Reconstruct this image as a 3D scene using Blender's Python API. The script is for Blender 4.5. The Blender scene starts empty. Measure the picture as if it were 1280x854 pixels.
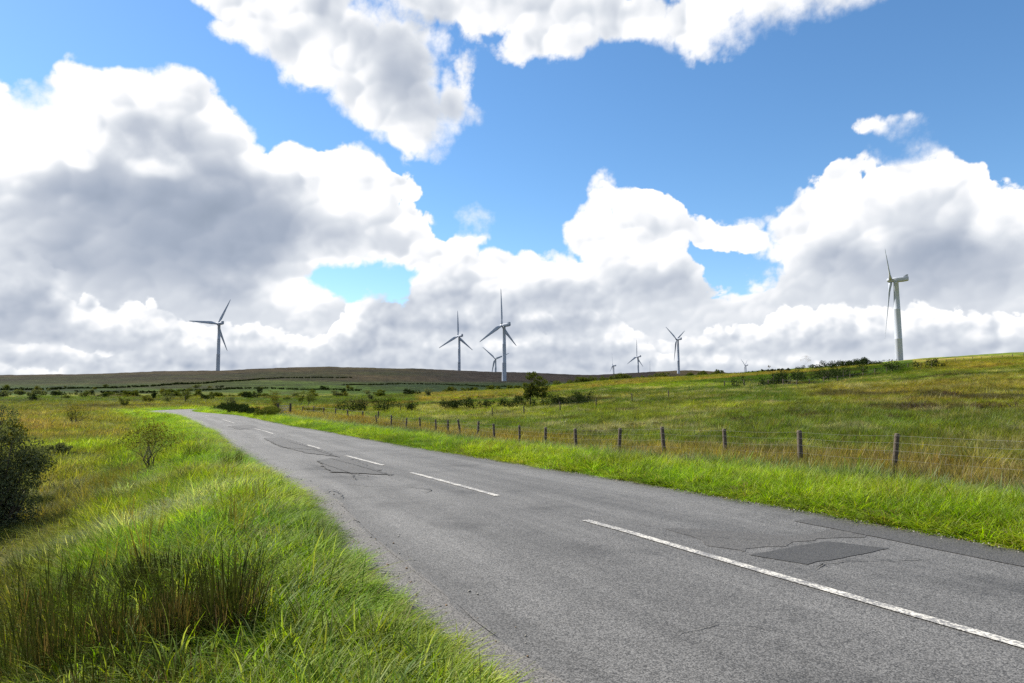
import bpy, math, random
import numpy as np
from mathutils import Vector, Matrix, Euler
R = math.radians
rng = np.random.default_rng(7)
random.seed(7)
SC = bpy.context.scene
COL = SC.collection

# ------------------------------------------------------------------ camera
F = 853.0                       # focal length in photograph pixels (24 mm lens)
EYE = 1.6
PITCH = math.atan(63.0 / F)
cam_d = bpy.data.cameras.new('camera')
cam = bpy.data.objects.new('camera', cam_d)
COL.objects.link(cam)
cam.location = (0, 0, EYE)
cam.rotation_euler = (math.pi / 2 + PITCH, 0, 0)
cam_d.sensor_width = 36.0
cam_d.lens = 24.0
cam_d.clip_start = 0.05
cam_d.clip_end = 30000
SC.camera = cam

SP, CP = math.sin(PITCH), math.cos(PITCH)
def ray(px, py):
    cx, cy = (px - 640) / F, (427 - py) / F
    return np.array([cx, CP - cy * SP, SP + cy * CP])
def project(x, y, z):
    """world -> photograph pixel (numpy)"""
    zz = z - EYE
    dep = y * CP + zz * SP
    up = -y * SP + zz * CP
    dep = np.maximum(dep, 0.01)
    return 640 + F * x / dep, 427 - F * up / dep

# ------------------------------------------------------------------ light
SUN_AZ, SUN_EL = R(-58), R(43)      # azimuth clockwise from +Y
SC.view_settings.view_transform = 'Standard'
SC.view_settings.look = 'None'
SC.view_settings.exposure = 1.0
SC.view_settings.gamma = 1.0
SC.view_settings.use_curve_mapping = False
sl = bpy.data.lights.new('sun', 'SUN')
sl.energy = 5.0
sl.angle = R(0.6)
sl.color = (1.0, 0.95, 0.86)
sun = bpy.data.objects.new('sun', sl)
COL.objects.link(sun)
sd = Vector((math.sin(SUN_AZ) * math.cos(SUN_EL), math.cos(SUN_AZ) * math.cos(SUN_EL), math.sin(SUN_EL)))
sun.rotation_euler = (-sd).to_track_quat('-Z', 'Y').to_euler()
sun.location = (-40, 30, 60)

class NT:
    """small helper for building node trees"""
    def __init__(s, tree):
        s.t = tree
    def n(s, typ, **kw):
        nd = s.t.nodes.new(typ)
        ins = kw.pop('i', {})
        for k, v in kw.items():
            setattr(nd, k, v)
        for k, v in ins.items():
            s.set(nd.inputs[k], v)
        return nd
    def set(s, sock, v):
        if isinstance(v, bpy.types.NodeSocket):
            s.t.links.new(v, sock)
        else:
            sock.default_value = v
    def m(s, op, a, b=None, c=None, clamp=False):
        nd = s.t.nodes.new('ShaderNodeMath'); nd.operation = op; nd.use_clamp = clamp
        for k, v in enumerate((a, b, c)):
            if v is not None:
                s.set(nd.inputs[k], v)
        return nd.outputs[0]
    def vm(s, op, a, b=None, c=None, scale=None):
        nd = s.t.nodes.new('ShaderNodeVectorMath'); nd.operation = op
        for k, v in enumerate((a, b, c)):
            if v is not None:
                s.set(nd.inputs[k], v)
        if scale is not None:
            s.set(nd.inputs['Scale'], scale)
        return nd.outputs['Value'] if op in ('LENGTH', 'DOT_PRODUCT', 'DISTANCE') else nd.outputs[0]
    def noise(s, vec, scale, detail=4, rough=0.55, dim='3D', out=0, lac=2.0, dist=0.0):
        nd = s.t.nodes.new('ShaderNodeTexNoise'); nd.noise_dimensions = dim
        s.t.links.new(vec, nd.inputs['Vector'])
        nd.inputs['Scale'].default_value = scale
        nd.inputs['Detail'].default_value = detail
        nd.inputs['Roughness'].default_value = rough
        nd.inputs['Lacunarity'].default_value = lac
        nd.inputs['Distortion'].default_value = dist
        return nd.outputs[out]
    def mix(s, f, a, b, blend='MIX'):
        nd = s.t.nodes.new('ShaderNodeMix'); nd.data_type = 'RGBA'; nd.blend_type = blend
        s.set(nd.inputs[0], f); s.set(nd.inputs[6], a); s.set(nd.inputs[7], b)
        return nd.outputs[2]
    def ss(s, v, a, b, lo=0.0, hi=1.0):
        nd = s.t.nodes.new('ShaderNodeMapRange'); nd.interpolation_type = 'SMOOTHSTEP'
        s.set(nd.inputs['Value'], v)
        nd.inputs['From Min'].default_value = a; nd.inputs['From Max'].default_value = b
        nd.inputs['To Min'].default_value = lo; nd.inputs['To Max'].default_value = hi
        return nd.outputs[0]

def rgb(*c):
    return (c[0], c[1], c[2], 1.0)

# ------------------------------------------------------------------ sky with clouds (directional, world space)
def az_el(px, py):
    d = ray(px, py); d = d / np.linalg.norm(d)
    return math.degrees(math.atan2(d[0], d[1])), math.degrees(math.asin(d[2]))

MASK = [  # cumulus masses: centre, radii (photograph pixels, turned into azimuth and elevation), turn
    (30, 175, 105, 62, 0), (100, 118, 48, 46, 0), (165, 150, 75, 58, 0), (235, 155, 62, 58, 0), (275, 205, 62, 62, 0),
    (150, 290, 270, 125, 0), (60, 400, 360, 110, 0), (330, 290, 90, 90, 0), (-120, 250, 160, 150, 0),
    (330, 225, 90, 42, 0), (455, 232, 78, 48, 8), (485, 285, 62, 42, 0), (400, 285, 100, 45, 0),
    (640, 478, 1500, 105, 0), (330, 410, 130, 72, 0), (440, 415, 100, 55, 0), (565, 355, 62, 62, 0), (572, 305, 32, 26, 0), (650, 380, 85, 62, 0), (700, 380, 60, 42, 0),
    (765, 250, 34, 26, 0), (738, 305, 40, 42, 0), (800, 285, 72, 42, 8), (870, 290, 52, 24, 0), (930, 288, 34, 26, -10), (795, 355, 82, 60, 0), (850, 405, 100, 48, 0),
    (1012, 275, 58, 46, 0), (1095, 245, 82, 48, 0), (1180, 240, 66, 42, 0), (1110, 310, 160, 80, 0), (1235, 350, 140, 72, 0), (1010, 380, 95, 48, 0),
    (1150, 194, 27, 12, 10), (1100, 163, 26, 11, 0), (592, 268, 26, 13, 20), (50, 118, 30, 14, 20), (1290, 258, 34, 26, 0),
    (320, 5, 135, 55, 15), (410, 55, 125, 80, 30), (480, 110, 100, 68, 30), (530, 140, 66, 52, 0), (500, 70, 80, 60, 0), (600, 5, 130, 34, 0),
    (690, 25, 95, 52, 0), (760, 25, 120, 40, 0), (875, 30, 65, 40, 0), (960, 5, 95, 32, 0), (1070, -10, 80, 26, 0), (300, -120, 300, 120, 0), (800, -130, 380, 110, 0),
]
GREY = [  # thick cores and shaded bases: centre, radii, weight
    (225, 245, 150, 95, 0.95), (300, 300, 120, 85, 1.0), (100, 300, 190, 85, 0.7), (110, 370, 260, 60, 0.75), (190, 180, 70, 50, 0.55), (230, 365, 120, 50, .8),
    (445, 290, 85, 32, 0.55), (520, 60, 85, 80, 0.62), (470, 20, 90, 60, 0.45), (530, 130, 60, 45, 0.5), (700, 0, 260, 30, 0.45),
    (830, 370, 110, 45, 0.75), (760, 420, 160, 28, 0.6), (880, 330, 60, 40, 0.45), (1120, 340, 190, 58, 0.92), (1240, 350, 110, 60, 0.85), (1160, 260, 110, 30, 0.3), (1000, 400, 150, 25, .5),
    (600, 420, 140, 40, 0.62), (690, 380, 70, 45, 0.55), (420, 435, 160, 22, .5), (30, 430, 220, 25, 0.6), (1100, 442, 260, 14, .3), (640, 455, 900, 14, .35), (570, 370, 50, 40, .35),
]
SUN_DIR2 = (-0.72, 0.69)          # light comes from up and to the left in the part of the sky in view
STR = 0.067
def build_world():
    w = bpy.data.worlds.new('World'); SC.world = w; w.use_nodes = True
    t = w.node_tree; t.nodes.clear(); N = NT(t)
    sky = N.n('ShaderNodeTexSky', sky_type='NISHITA')
    sky.sun_disc = False
    sky.sun_elevation = SUN_EL; sky.sun_rotation = SUN_AZ
    sky.air_density = 1.0; sky.dust_density = 0.15; sky.ozone_density = 4.0; sky.altitude = 200
    hs = N.n('ShaderNodeHueSaturation', i={'Hue': .497, 'Saturation': 1.13, 'Value': 1.30, 'Color': sky.outputs[0]})
    bg = N.n('ShaderNodeBackground', i={'Color': hs.outputs[0], 'Strength': STR})
    out = N.n('ShaderNodeOutputWorld'); t.links.new(bg.outputs[0], out.inputs[0])
build_world()

# ------------------------------------------------------------------ numpy noise
def _h(ix, iy, seed):
    n = (ix.astype(np.int64) * 374761393 + iy.astype(np.int64) * 668265263 + seed * 1442695041) & 0xffffffff
    n = ((n ^ (n >> 13)) * 1274126177) & 0xffffffff
    n = n ^ (n >> 16)
    return (n & 0xffffff) / float(0xffffff)
def vnoise(x, y, seed=0):
    ix, iy = np.floor(x), np.floor(y)
    fx, fy = x - ix, y - iy
    fx, fy = fx * fx * (3 - 2 * fx), fy * fy * (3 - 2 * fy)
    a, b = _h(ix, iy, seed), _h(ix + 1, iy, seed)
    c, d = _h(ix, iy + 1, seed), _h(ix + 1, iy + 1, seed)
    return (a * (1 - fx) + b * fx) * (1 - fy) + (c * (1 - fx) + d * fx) * fy
def fbm(x, y, s, o=4, seed=0, g=.5):
    """about -1..1; s = size of the largest feature in metres"""
    t, a, n = 0, 1, 0
    for k in range(o):
        t = t + a * (vnoise(x / s * 2 ** k + 17.3 * k, y / s * 2 ** k - 9.1 * k, seed + k) * 2 - 1)
        n += a; a *= g
    return t / n
def sstep(v, a, b):
    t = np.clip((v - a) / (b - a), 0, 1)
    return t * t * (3 - 2 * t)

# ------------------------------------------------------------------ road course
def flat(px, py, z):
    d = ray(px, py); t = (z - EYE) / d[2]
    return d[0] * t, d[1] * t
ROADZ = ([0, 8, 14, 22, 45, 78, 115, 200, 400], [0, 0, -.13, -.30, -.76, -.98, -1.15, -1.2, -1.2])
def zr_y(Y):
    return np.interp(Y, *ROADZ)
def on_road(px, py):
    z = 0.0
    for _ in range(30):
        X, Y = flat(px, py, z); z = float(zr_y(Y))
    return X, Y
# centre line and right edge as seen; the left edge is mirrored from them
DIRX, DIRY = -.491, .871
cpix = [(1280, 808), (1000, 729), (728, 651), (624, 620), (514, 591), (433, 570), (384, 556.5), (330, 538.5), (285, 526.5), (262, 520)]
cl = [on_road(*p) for p in cpix]
d0 = np.array(cl[0]) - np.array(cl[2]); d0 /= np.linalg.norm(d0)
pre = [tuple(np.array(cl[0]) + d0 * k) for k in (60, 25, 10, 4)]
lx, ly = cl[-1]
post = []
ang = math.atan2(lx - cl[-2][0], ly - cl[-2][1]); X, Y = lx, ly
for k in range(14):                       # far bend to the right
    ang += R([-6, -5, 2, 10, 16, 18, 18, 15, 10, 6, 4, 0, 0, 0][k]); st = 7
    X += math.sin(ang) * st; Y += math.cos(ang) * st
    post.append((X, Y))
ctrl = np.array(pre + cl + post)
def smooth_path(p, n):
    t = np.r_[0, np.cumsum(np.hypot(*np.diff(p, axis=0).T))]
    tt = np.arange(0, t[-1], 0.5)
    q = np.c_[np.interp(tt, t, p[:, 0]), np.interp(tt, t, p[:, 1])]
    k = np.hanning(n); k /= k.sum()
    pad = n // 2
    out = []
    for c in range(2):
        a = q[:, c]
        a = np.r_[a[0] + (a[0] - a[1:pad + 1][::-1]), a, a[-1] + (a[-1] - a[-pad - 1:-1][::-1])]
        out.append(np.convolve(a, k, 'valid')[:len(tt)])
    return np.c_[out[0], out[1]]
PATH = smooth_path(ctrl, 21)
TAN = np.gradient(PATH, axis=0); TAN /= np.linalg.norm(TAN, axis=1)[:, None]
NRM = np.c_[TAN[:, 1], -TAN[:, 0]]         # to the right of travel (away from camera)
HW_R = 2.98
HW_L = np.interp(PATH[:, 1], [2, 3.5, 6, 8.5, 12, 20, 60], [3.05, 3.15, 3.25, 3.08, 2.8, 2.7, 2.8])
PZ = zr_y(PATH[:, 1])
ARC = np.r_[0, np.cumsum(np.hypot(*np.diff(PATH, axis=0).T))]

def road_info(x, y):
    """signed offset from the centre line (+ right), road height there, index"""
    x = np.asarray(x, float); y = np.asarray(y, float)
    off = np.full(x.shape, 1e3); zz = np.full(x.shape, -1.2); hl = np.full(x.shape, 2.8)
    near = np.where((np.abs(x) < 160) & (y > -80) & (y < 230))[0]
    for k in range(0, len(near), 4000):
        ii = near[k:k + 4000]
        dx = x[ii][:, None] - PATH[None, :, 0]; dy = y[ii][:, None] - PATH[None, :, 1]
        d2 = dx * dx + dy * dy
        j = d2.argmin(1); r = np.arange(len(ii))
        ex = dx[r, j] * NRM[j, 0] + dy[r, j] * NRM[j, 1]
        s = np.where(ex >= 0, 1, -1) * np.sqrt(d2[r, j])
        off[ii] = np.where(np.abs(s) < 4, ex, s); zz[ii] = PZ[j]; hl[ii] = HW_L[j]
    return off, zz, hl

# ------------------------------------------------------------------ terrain
def zy(Y, py):
    return EYE - (py - 490) * Y / F
T = {
 -900: [(2,-1.0),(13,-1.2),(60,-1.3),(110,-1.2),(200,-.2),(300,2),(420,5),(600,12),(850,zy(850,472)),(1100,15),(2500,0)],
 0: [(2,-.9),(8,-1.15),(13,-1.2),(60,-1.35),(110,-1.3),(160,-1.1),(200,-.6),(300,1.2),(420,zy(420,485)),(600,zy(600,477)),(850,zy(850,468.6)),(1100,14),(2500,0)],
 200: [(2,-.8),(8,-1.1),(13,-1.15),(60,-1.4),(110,-1.25),(160,-1.2),(200,-.7),(300,.9),(420,zy(420,484)),(600,zy(600,474)),(850,zy(850,462.3)),(1100,14),(2500,0)],
 262: [(2,-.5),(13,-1.0),(60,-1.4),(110,-1.25),(160,-1.2),(200,-.8),(300,.8),(420,zy(420,485)),(600,zy(600,475)),(850,zy(850,463.3)),(1100,16),(2500,0)],
 330: [(2,-.3),(13,-.6),(60,-1.2),(110,-1.3),(160,-1.2),(200,-.8),(300,.5),(420,zy(420,486)),(600,zy(600,475)),(900,zy(900,458.6)),(1200,20),(2500,0)],
 430: [(2,0),(13,-.4),(60,-1.3),(110,-1.4),(160,-1.0),(220,-.7),(300,.2),(420,zy(420,487)),(600,zy(600,477)),(1000,zy(1000,457.4)),(1250,24),(2500,0)],
 520: [(2,0),(20,-.6),(45,-1.2),(70,-1.3),(110,-1.0),(160,-.3),(220,.4),(300,.6),(420,zy(420,487.5)),(600,zy(600,480)),(1000,zy(1000,459)),(1250,24),(2500,0)],
 600: [(2,0),(20,-.7),(31,-1.2),(60,-1.15),(95,-.9),(150,.1),(200,1.2),(300,1.0),(420,zy(420,488)),(600,zy(600,482)),(726,zy(726,476.5)),(1000,zy(1000,463)),(1250,24),(2500,0)],
 660: [(2,0),(20,-.7),(31,-1.1),(60,-1.0),(95,-.7),(150,.6),(200,2.1),(280,2.2),(420,zy(420,487)),(600,zy(600,481)),(726,zy(726,476.5)),(1100,zy(1100,465)),(1350,24),(2500,0)],
 770: [(2,0),(18,-.6),(25,-.9),(45,-.7),(70,-.2),(110,.9),(160,2.6),(220,5.1),(260,6.1),(330,5),(600,7),(1000,zy(1000,472)),(1500,zy(1500,466.7)),(1800,40),(3000,0)],
 846: [(2,0),(18,-.6),(25,-.85),(45,-.5),(70,.1),(110,1.4),(160,3.2),(220,5.9),(260,7.0),(330,6),(700,12),(1230,zy(1230,468)),(1900,zy(1900,461.3)),(2300,60),(3500,0)],
 925: [(2,0),(18,-.6),(25,-.7),(45,-.2),(70,.6),(110,2.0),(160,4.0),(220,7.0),(260,9.0),(330,9.6),(700,12),(1230,25),(1900,zy(1900,466)),(3500,0)],
 1000: [(2,0),(12,-.3),(18,-.6),(25,-.6),(50,.2),(80,1.1),(120,2.6),(160,4.5),(210,7.5),(260,zy(260,460.5)),(330,13),(700,12),(2500,0)],
 1110: [(2,0),(9,0),(15,-.6),(25,-.4),(50,.4),(80,1.6),(120,3.7),(160,6.2),(210,9.6),(290,zy(290,455)),(500,zy(500,451.5)),(620,24),(1200,5)],
 1280: [(2,0),(8,0),(12,-.5),(25,-.2),(50,1.0),(80,2.8),(120,5.6),(200,zy(200,448.5)),(300,zy(300,443)),(500,zy(500,440.3)),(620,29),(1200,5)],
 2200: [(2,0),(8,0),(12,-.4),(25,.2),(50,2),(80,4.5),(120,8),(200,14),(300,22),(500,32),(700,30),(1200,5)],
}
cols = sorted(T)
AZ0 = np.array([math.degrees(math.atan((c - 640) / F)) for c in cols])
LR = np.linspace(math.log(0.5), math.log(12000), 260)
rows = []
for c, a in zip(cols, AZ0):
    ca = math.cos(R(a))
    lr = np.log([v[0] / ca for v in T[c]])
    zz = [v[1] for v in T[c]]
    rows.append(np.interp(LR, lr, zz))
rows = np.array(rows)
AZG = np.arange(-180, 180.01, 0.75)
az_cl = np.clip(AZG, AZ0[0], AZ0[-1])
ZG = np.array([np.interp(az_cl, AZ0, rows[:, k]) for k in range(len(LR))]).T
ab = np.abs(AZG)                                   # behind the camera: a gentle mix of both sides
bk = sstep(ab, 75, 180)[:, None]
ZG = ZG * (1 - bk) + (0.5 * (ZG[0] + ZG[-1]) * .4)[None, :] * bk
def blur(a, n, ax):
    k = np.hanning(n + 2)[1:-1]; k /= k.sum()
    return np.apply_along_axis(lambda v: np.convolve(np.pad(v, n // 2, mode='edge'), k, 'valid'), ax, a)
ZG = blur(blur(ZG, 7, 0), 7, 1)
def table_z(x, y):
    r = np.hypot(x, y); a = np.degrees(np.arctan2(x, y))
    u = (a + 180) / 0.75; v = (np.log(np.maximum(r, .5)) - LR[0]) / (LR[1] - LR[0])
    u = np.clip(u, 0, len(AZG) - 1.001); v = np.clip(v, 0, len(LR) - 1.001)
    iu, iv = u.astype(int), v.astype(int); fu, fv = u - iu, v - iv
    return (ZG[iu, iv] * (1 - fu) * (1 - fv) + ZG[iu + 1, iv] * fu * (1 - fv) + ZG[iu, iv + 1] * (1 - fu) * fv + ZG[iu + 1, iv + 1] * fu * fv)
def ground(x, y, info=None, under=True):
    x = np.asarray(x, float); y = np.asarray(y, float)
    shp = x.shape; x = x.ravel(); y = y.ravel()
    off, zr, hl = info if info is not None else road_info(x, y)
    r = np.hypot(x, y)
    z = table_z(x, y)
    amp = np.interp(r, [0, 10, 40, 120, 400, 1000], [.05, .12, .18, .45, 1.1, 2.2])
    z = z + amp * fbm(x, y, 9, 3, 3) * np.interp(r, [100, 300], [1, .3]) + amp * .8 * fbm(x, y, 60, 4, 9)
    z = z + .11 * fbm(x, y, 1.1, 2, 21) * np.interp(r, [30, 60], [1, 0])
    d = np.where(off > 0, off - HW_R, -off - hl)   # distance outside the road edge
    wid = np.where(off > 0, 5.0, 3.6)
    w = sstep(d, np.where(off > 0, 1.4, .8), wid + 1.0)
    verge = zr + .02 + .06 * sstep(d, 0.1, 0.8) + .05 * fbm(x, y, 1.6, 3, 5) * sstep(d, .1, .7)
    out = verge * (1 - w) + z * w
    if under:
        out = np.where(d < .12, zr - .10 * sstep(-d, -.12, .25) , out)
    return out.reshape(shp)
def gz(x, y):
    return float(ground(np.array([x]), np.array([y]))[0])
_ts = np.exp(np.linspace(math.log(1.5), math.log(6000), 1500))
def hit(px, py, tmin=1.5):
    """first ground point seen at that pixel"""
    d = ray(px, py)
    ts = _ts[_ts > tmin]
    X, Y, Z = d[0] * ts, d[1] * ts, EYE + d[2] * ts
    g = ground(X, Y)
    k = np.where(Z < g)[0]
    if len(k) == 0:
        j = np.argmin(np.abs(Z - g)); return X[j], Y[j], g[j]
    j = k[0]
    if j == 0: return X[0], Y[0], g[0]
    f = (Z[j - 1] - g[j - 1]) / ((Z[j - 1] - g[j - 1]) - (Z[j] - g[j]))
    x = X[j - 1] + (X[j] - X[j - 1]) * f; y = Y[j - 1] + (Y[j] - Y[j - 1]) * f
    return x, y, gz(x, y)
def at(px, Y):
    """ground point in image column px at distance Y"""
    x = (px - 640) / F * Y
    return x, Y, gz(x, Y)

# ------------------------------------------------------------------ vegetation colour zones (base colours with painted cloud shade and grass sheen, world anchored)
LUSH = np.array([0.1309, 0.2251, 0.0043]); LUSH2 = np.array([0.2046, 0.2620, 0.0056])
SOFT = np.array([0.1899, 0.2131, 0.0248]); TAWNY = np.array([0.2176, 0.1702, 0.0409]); RUST = np.array([0.1733, 0.1079, 0.0328])
OLIVE = np.array([0.1525, 0.1525, 0.0177]); SILVER_SHEEN = np.array([0.2232, 0.2356, 0.1488]); RUSH = np.array([0.0372, 0.0496, 0.0112])
FGREEN = np.array([0.0499, 0.0891, 0.0093]); BRIGHT = np.array([0.1860, 0.2480, 0.0116])
MOOR = np.array([0.0484, 0.0372, 0.0174]); MOORG = np.array([0.0298, 0.0322, 0.0112]); HEATH_AND_SHADE = np.array([0.0248, 0.0186, 0.0136]); DKG = np.array([0.0174, 0.0360, 0.0099])
def L(a, b, t):
    t = np.clip(t, 0, 1)[:, None]
    return a * (1 - t) + b * t
def blob(px, py, cx, cy, rx, ry, soft=.4):
    q = np.hypot((px - cx) / rx, (py - cy) / ry)
    return 1 - sstep(q, 1 - soft, 1 + soft)
def zones(x, y, z, off, hl):
    r = np.hypot(x, y); n = len(x)
    px, py = project(x, y, z)
    px = np.where(y > 1, px, 640 + F * np.sign(x) * 2); py = np.where(y > 1, py, 700)
    a = fbm(x, y, 3.5, 4, 31); b = fbm(x, y, 14, 4, 41); c = fbm(x, y, 1.0, 3, 51); e = fbm(x, y, 45, 4, 61)
    d = np.where(off > 0, off - HW_R, -off - hl)
    # open ground: tawny sedge, olive, soft green patches
    C = L(np.repeat(OLIVE[None], n, 0), TAWNY, sstep(b + .5 * a, -.35, .45))
    C = L(C, RUST, .75 * sstep(a + .6 * b, .15, .65))
    C = L(C, SOFT, .8 * sstep(-a + .5 * c - .35 * b, .05, .5))
    # left field: greener close to the bank, rust further
    left = (off < 0) | (off > 500) & (x < 0)
    C = np.where(left[:, None], L(C, SOFT, .55 * blob(px, py, 330, 640, 330, 110, .5) * sstep(c + a, -.6, .3)), C)
    C = np.where(left[:, None], L(C, BRIGHT, .8 * blob(px, py, 110, 563, 60, 8, .5)), C)
    C = np.where(left[:, None], L(C, BRIGHT * .8, .5 * blob(px, py, 80, 715, 190, 45, .5)), C)
    # right: strips of greener field
    rt = (x > -60) & (off > 6)
    gband = blob(px, py, 560, 519, 330, 8, .5) * .85
    gband = np.maximum(gband, blob(px, py, 800, 515, 190, 9, .5) * .55)
    g1 = fbm(x, y, 38, 4, 161) + .35 * a
    C = np.where(rt[:, None], L(C, FGREEN * 1.5, .7 * sstep(g1, .10, .40)), C)
    C = np.where(rt[:, None], L(C, TAWNY * 1.12, .65 * sstep(-g1, .08, .40)), C)
    C = np.where(rt[:, None], L(C, BRIGHT * np.array([.95, .8, 1]), gband * sstep(a + b, -.8, .4)), C)
    f2 = sstep(px, 540, 600) * (1 - sstep(px, 960, 1060)) * (1 - sstep(py, 503, 508)) * (r < 420)
    f2 = np.maximum(f2, (px > 900) * (1 - sstep(py + .135 * (px - 930), 492, 496)) * (px < 1140) * (r < 420))
    C = np.where(rt[:, None], L(C, FGREEN * 1.1, f2 * .95), C)
    C = np.where(rt[:, None], L(C, BRIGHT, f2 * blob(px, py, 790, 483, 120, 4, .4) * .8), C)
    C = np.where(rt[:, None], L(C, OLIVE, f2 * .6 * blob(px, py, 780, 497, 140, 4.5, .5)), C)
    pale = rt * (px > 520) * sstep(fbm(x, y, 2.6, 3, 151) + .35 * b, .10, .36) * (r < 150) * .8
    C = L(C, np.array([.29, .27, .13]), pale)
    C = L(C, HEATH_AND_SHADE * 1.6, rt * sstep(fbm(x, y * .8, 9, 4, 77), .30, .42) * (r > 25) * (r < 220) * .8)
    # far side of the valley and the moor
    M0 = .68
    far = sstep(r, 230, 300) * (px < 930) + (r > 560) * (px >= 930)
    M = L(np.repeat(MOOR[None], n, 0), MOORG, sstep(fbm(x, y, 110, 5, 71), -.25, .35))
    M = L(M, HEATH_AND_SHADE, .6 * sstep(fbm(x, y, 60, 5, 81), .05, .4))
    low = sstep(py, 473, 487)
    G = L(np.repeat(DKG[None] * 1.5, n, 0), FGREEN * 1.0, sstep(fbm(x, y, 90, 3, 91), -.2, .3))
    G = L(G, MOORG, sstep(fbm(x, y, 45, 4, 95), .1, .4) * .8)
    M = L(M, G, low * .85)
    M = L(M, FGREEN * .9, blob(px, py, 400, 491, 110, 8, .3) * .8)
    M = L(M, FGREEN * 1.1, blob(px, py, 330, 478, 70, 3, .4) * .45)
    M = L(M, HEATH_AND_SHADE * np.array([.9, .9, 1.1]), .9 * sstep(px, 470, 600) * (1 - sstep(px, 800, 860)) * (1 - sstep(py, 476, 481)))  # cloud shadow across the central moor, painted into the colour
    M = L(M, DKG * .9, .85 * sstep(px, 430, 560) * (1 - sstep(px, 700, 760)) * sstep(py, 476, 481))  # the same cloud shadow, painted as darker green down in the valley
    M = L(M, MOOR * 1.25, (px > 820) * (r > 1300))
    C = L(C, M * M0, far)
    lowl = sstep(r, 90, 150) * (1 - sstep(r, 300, 400)) * (px < 520) * (off != 0)
    Q = L(np.repeat(OLIVE[None] * .8, n, 0), FGREEN * 1.0, sstep(fbm(x, y, 25, 4, 101), -.3, .3))
    Q = L(Q, MOOR, sstep(fbm(x, y, 18, 4, 103), .2, .5))
    C = L(C, Q, lowl * .85)
    # the verges
    vw = np.where(off > 0, 2.4 + .5 * a, 1.6 + .5 * a + .04 * np.clip(r, 0, 40))
    V = L(np.repeat(LUSH[None], n, 0), LUSH2, sstep(a + .5 * c, -.4, .5))
    V = L(V, SOFT, .25 * sstep(fbm(x, y, 2.2, 3, 113), .2, .6))
    v = (1 - sstep(d, vw, vw + 1.6)) * (np.abs(off) < 400)
    C = L(C, V * 1.12, v)
    # cut and fallen pale grass just behind the right verge, then a strip of brown seeding grass to the fence
    band = sstep(d, 2.2, 3.0) * (1 - sstep(d, 4.0, 5.0)) * (off > 0) * (off < 400)
    C = L(C, SOFT * np.array([.75, .95, 2.6]), band * .8)
    C = L(C, SILVER_SHEEN, band * sstep(c + a * .5, .15, .6) * .8)  # silvery shine of the fallen blades put into the colour
    br = sstep(d, 4.2, 5.0) * (1 - sstep(d, 9.5, 11)) * (off > 0) * (off < 400)
    C = L(C, L(np.repeat(TAWNY[None], n, 0), RUST, sstep(a + c, -.2, .6)), br * .8)
    # laid grass on the left bank, its backlit silver sheen painted as colour
    sil = left * sstep(fbm(x, y, 1.6, 3, 121) + .3 * b, .12, .5) * (blob(px, py, 210, 640, 160, 50, .5) + .6 * blob(px, py, 60, 720, 140, 40, .5))
    C = L(C, SILVER_SHEEN * 1.25, np.clip(sil, 0, 1) * .75)
    C = C * (1 - .25 * sstep(fbm(x, y, 1.3, 3, 143), .1, .6) * v)[:, None]
    tone = 1 + .34 * fbm(x, y, .8, 3, 131) + .30 * fbm(x, y, 2.7, 3, 133) + .22 * fbm(x, y, 11, 4, 137) + .15 * e
    dk = (1 - v) * sstep(fbm(x, y, 2.3, 4, 139), .18, .5) * (1 - sstep(r, 160, 300))
    C = L(C, RUSH * 1.3, dk * .55)
    return np.clip(C * tone[:, None], .004, .6)

# ------------------------------------------------------------------ object helpers
def mesh_np(name, V, Q, uv=None):
    V = np.asarray(V, np.float32); Q = np.asarray(Q, np.int32)
    me = bpy.data.meshes.new(name)
    k = Q.shape[1]
    me.vertices.add(len(V)); me.vertices.foreach_set('co', V.ravel())
    me.loops.add(Q.size); me.loops.foreach_set('vertex_index', Q.ravel())
    me.polygons.add(len(Q)); me.polygons.foreach_set('loop_start', np.arange(0, Q.size, k, dtype=np.int32))
    me.update(calc_edges=True)
    return me
def mesh_py(name, V, Fc):
    me = bpy.data.meshes.new(name); me.from_pydata([tuple(map(float, v)) for v in V], [], [tuple(int(i) for i in f) for f in Fc]); me.update()
    return me
def smooth(me):
    me.polygons.foreach_set('use_smooth', np.ones(len(me.polygons), bool))
def link(name, me, mat=None, parent=None):
    o = bpy.data.objects.new(name, me); COL.objects.link(o)
    if mat is not None and len(me.materials) == 0: me.materials.append(mat)
    if parent is not None: o.parent = parent
    return o
def tag(o, label=None, cat=None, group=None, kind=None):
    if label: o['label'] = label
    if cat: o['category'] = cat
    if group: o['group'] = group
    if kind: o['kind'] = kind
    return o
def empty(name, loc, rz=0):
    o = bpy.data.objects.new(name, None); COL.objects.link(o); o.location = loc; o.rotation_euler = (0, 0, rz); o.empty_display_size = .3
    return o
def copy_tree(o, parent=None):
    c = o.copy(); COL.objects.link(c); c.parent = parent
    for ch in o.children:
        copy_tree(ch, c)
    return c
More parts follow.
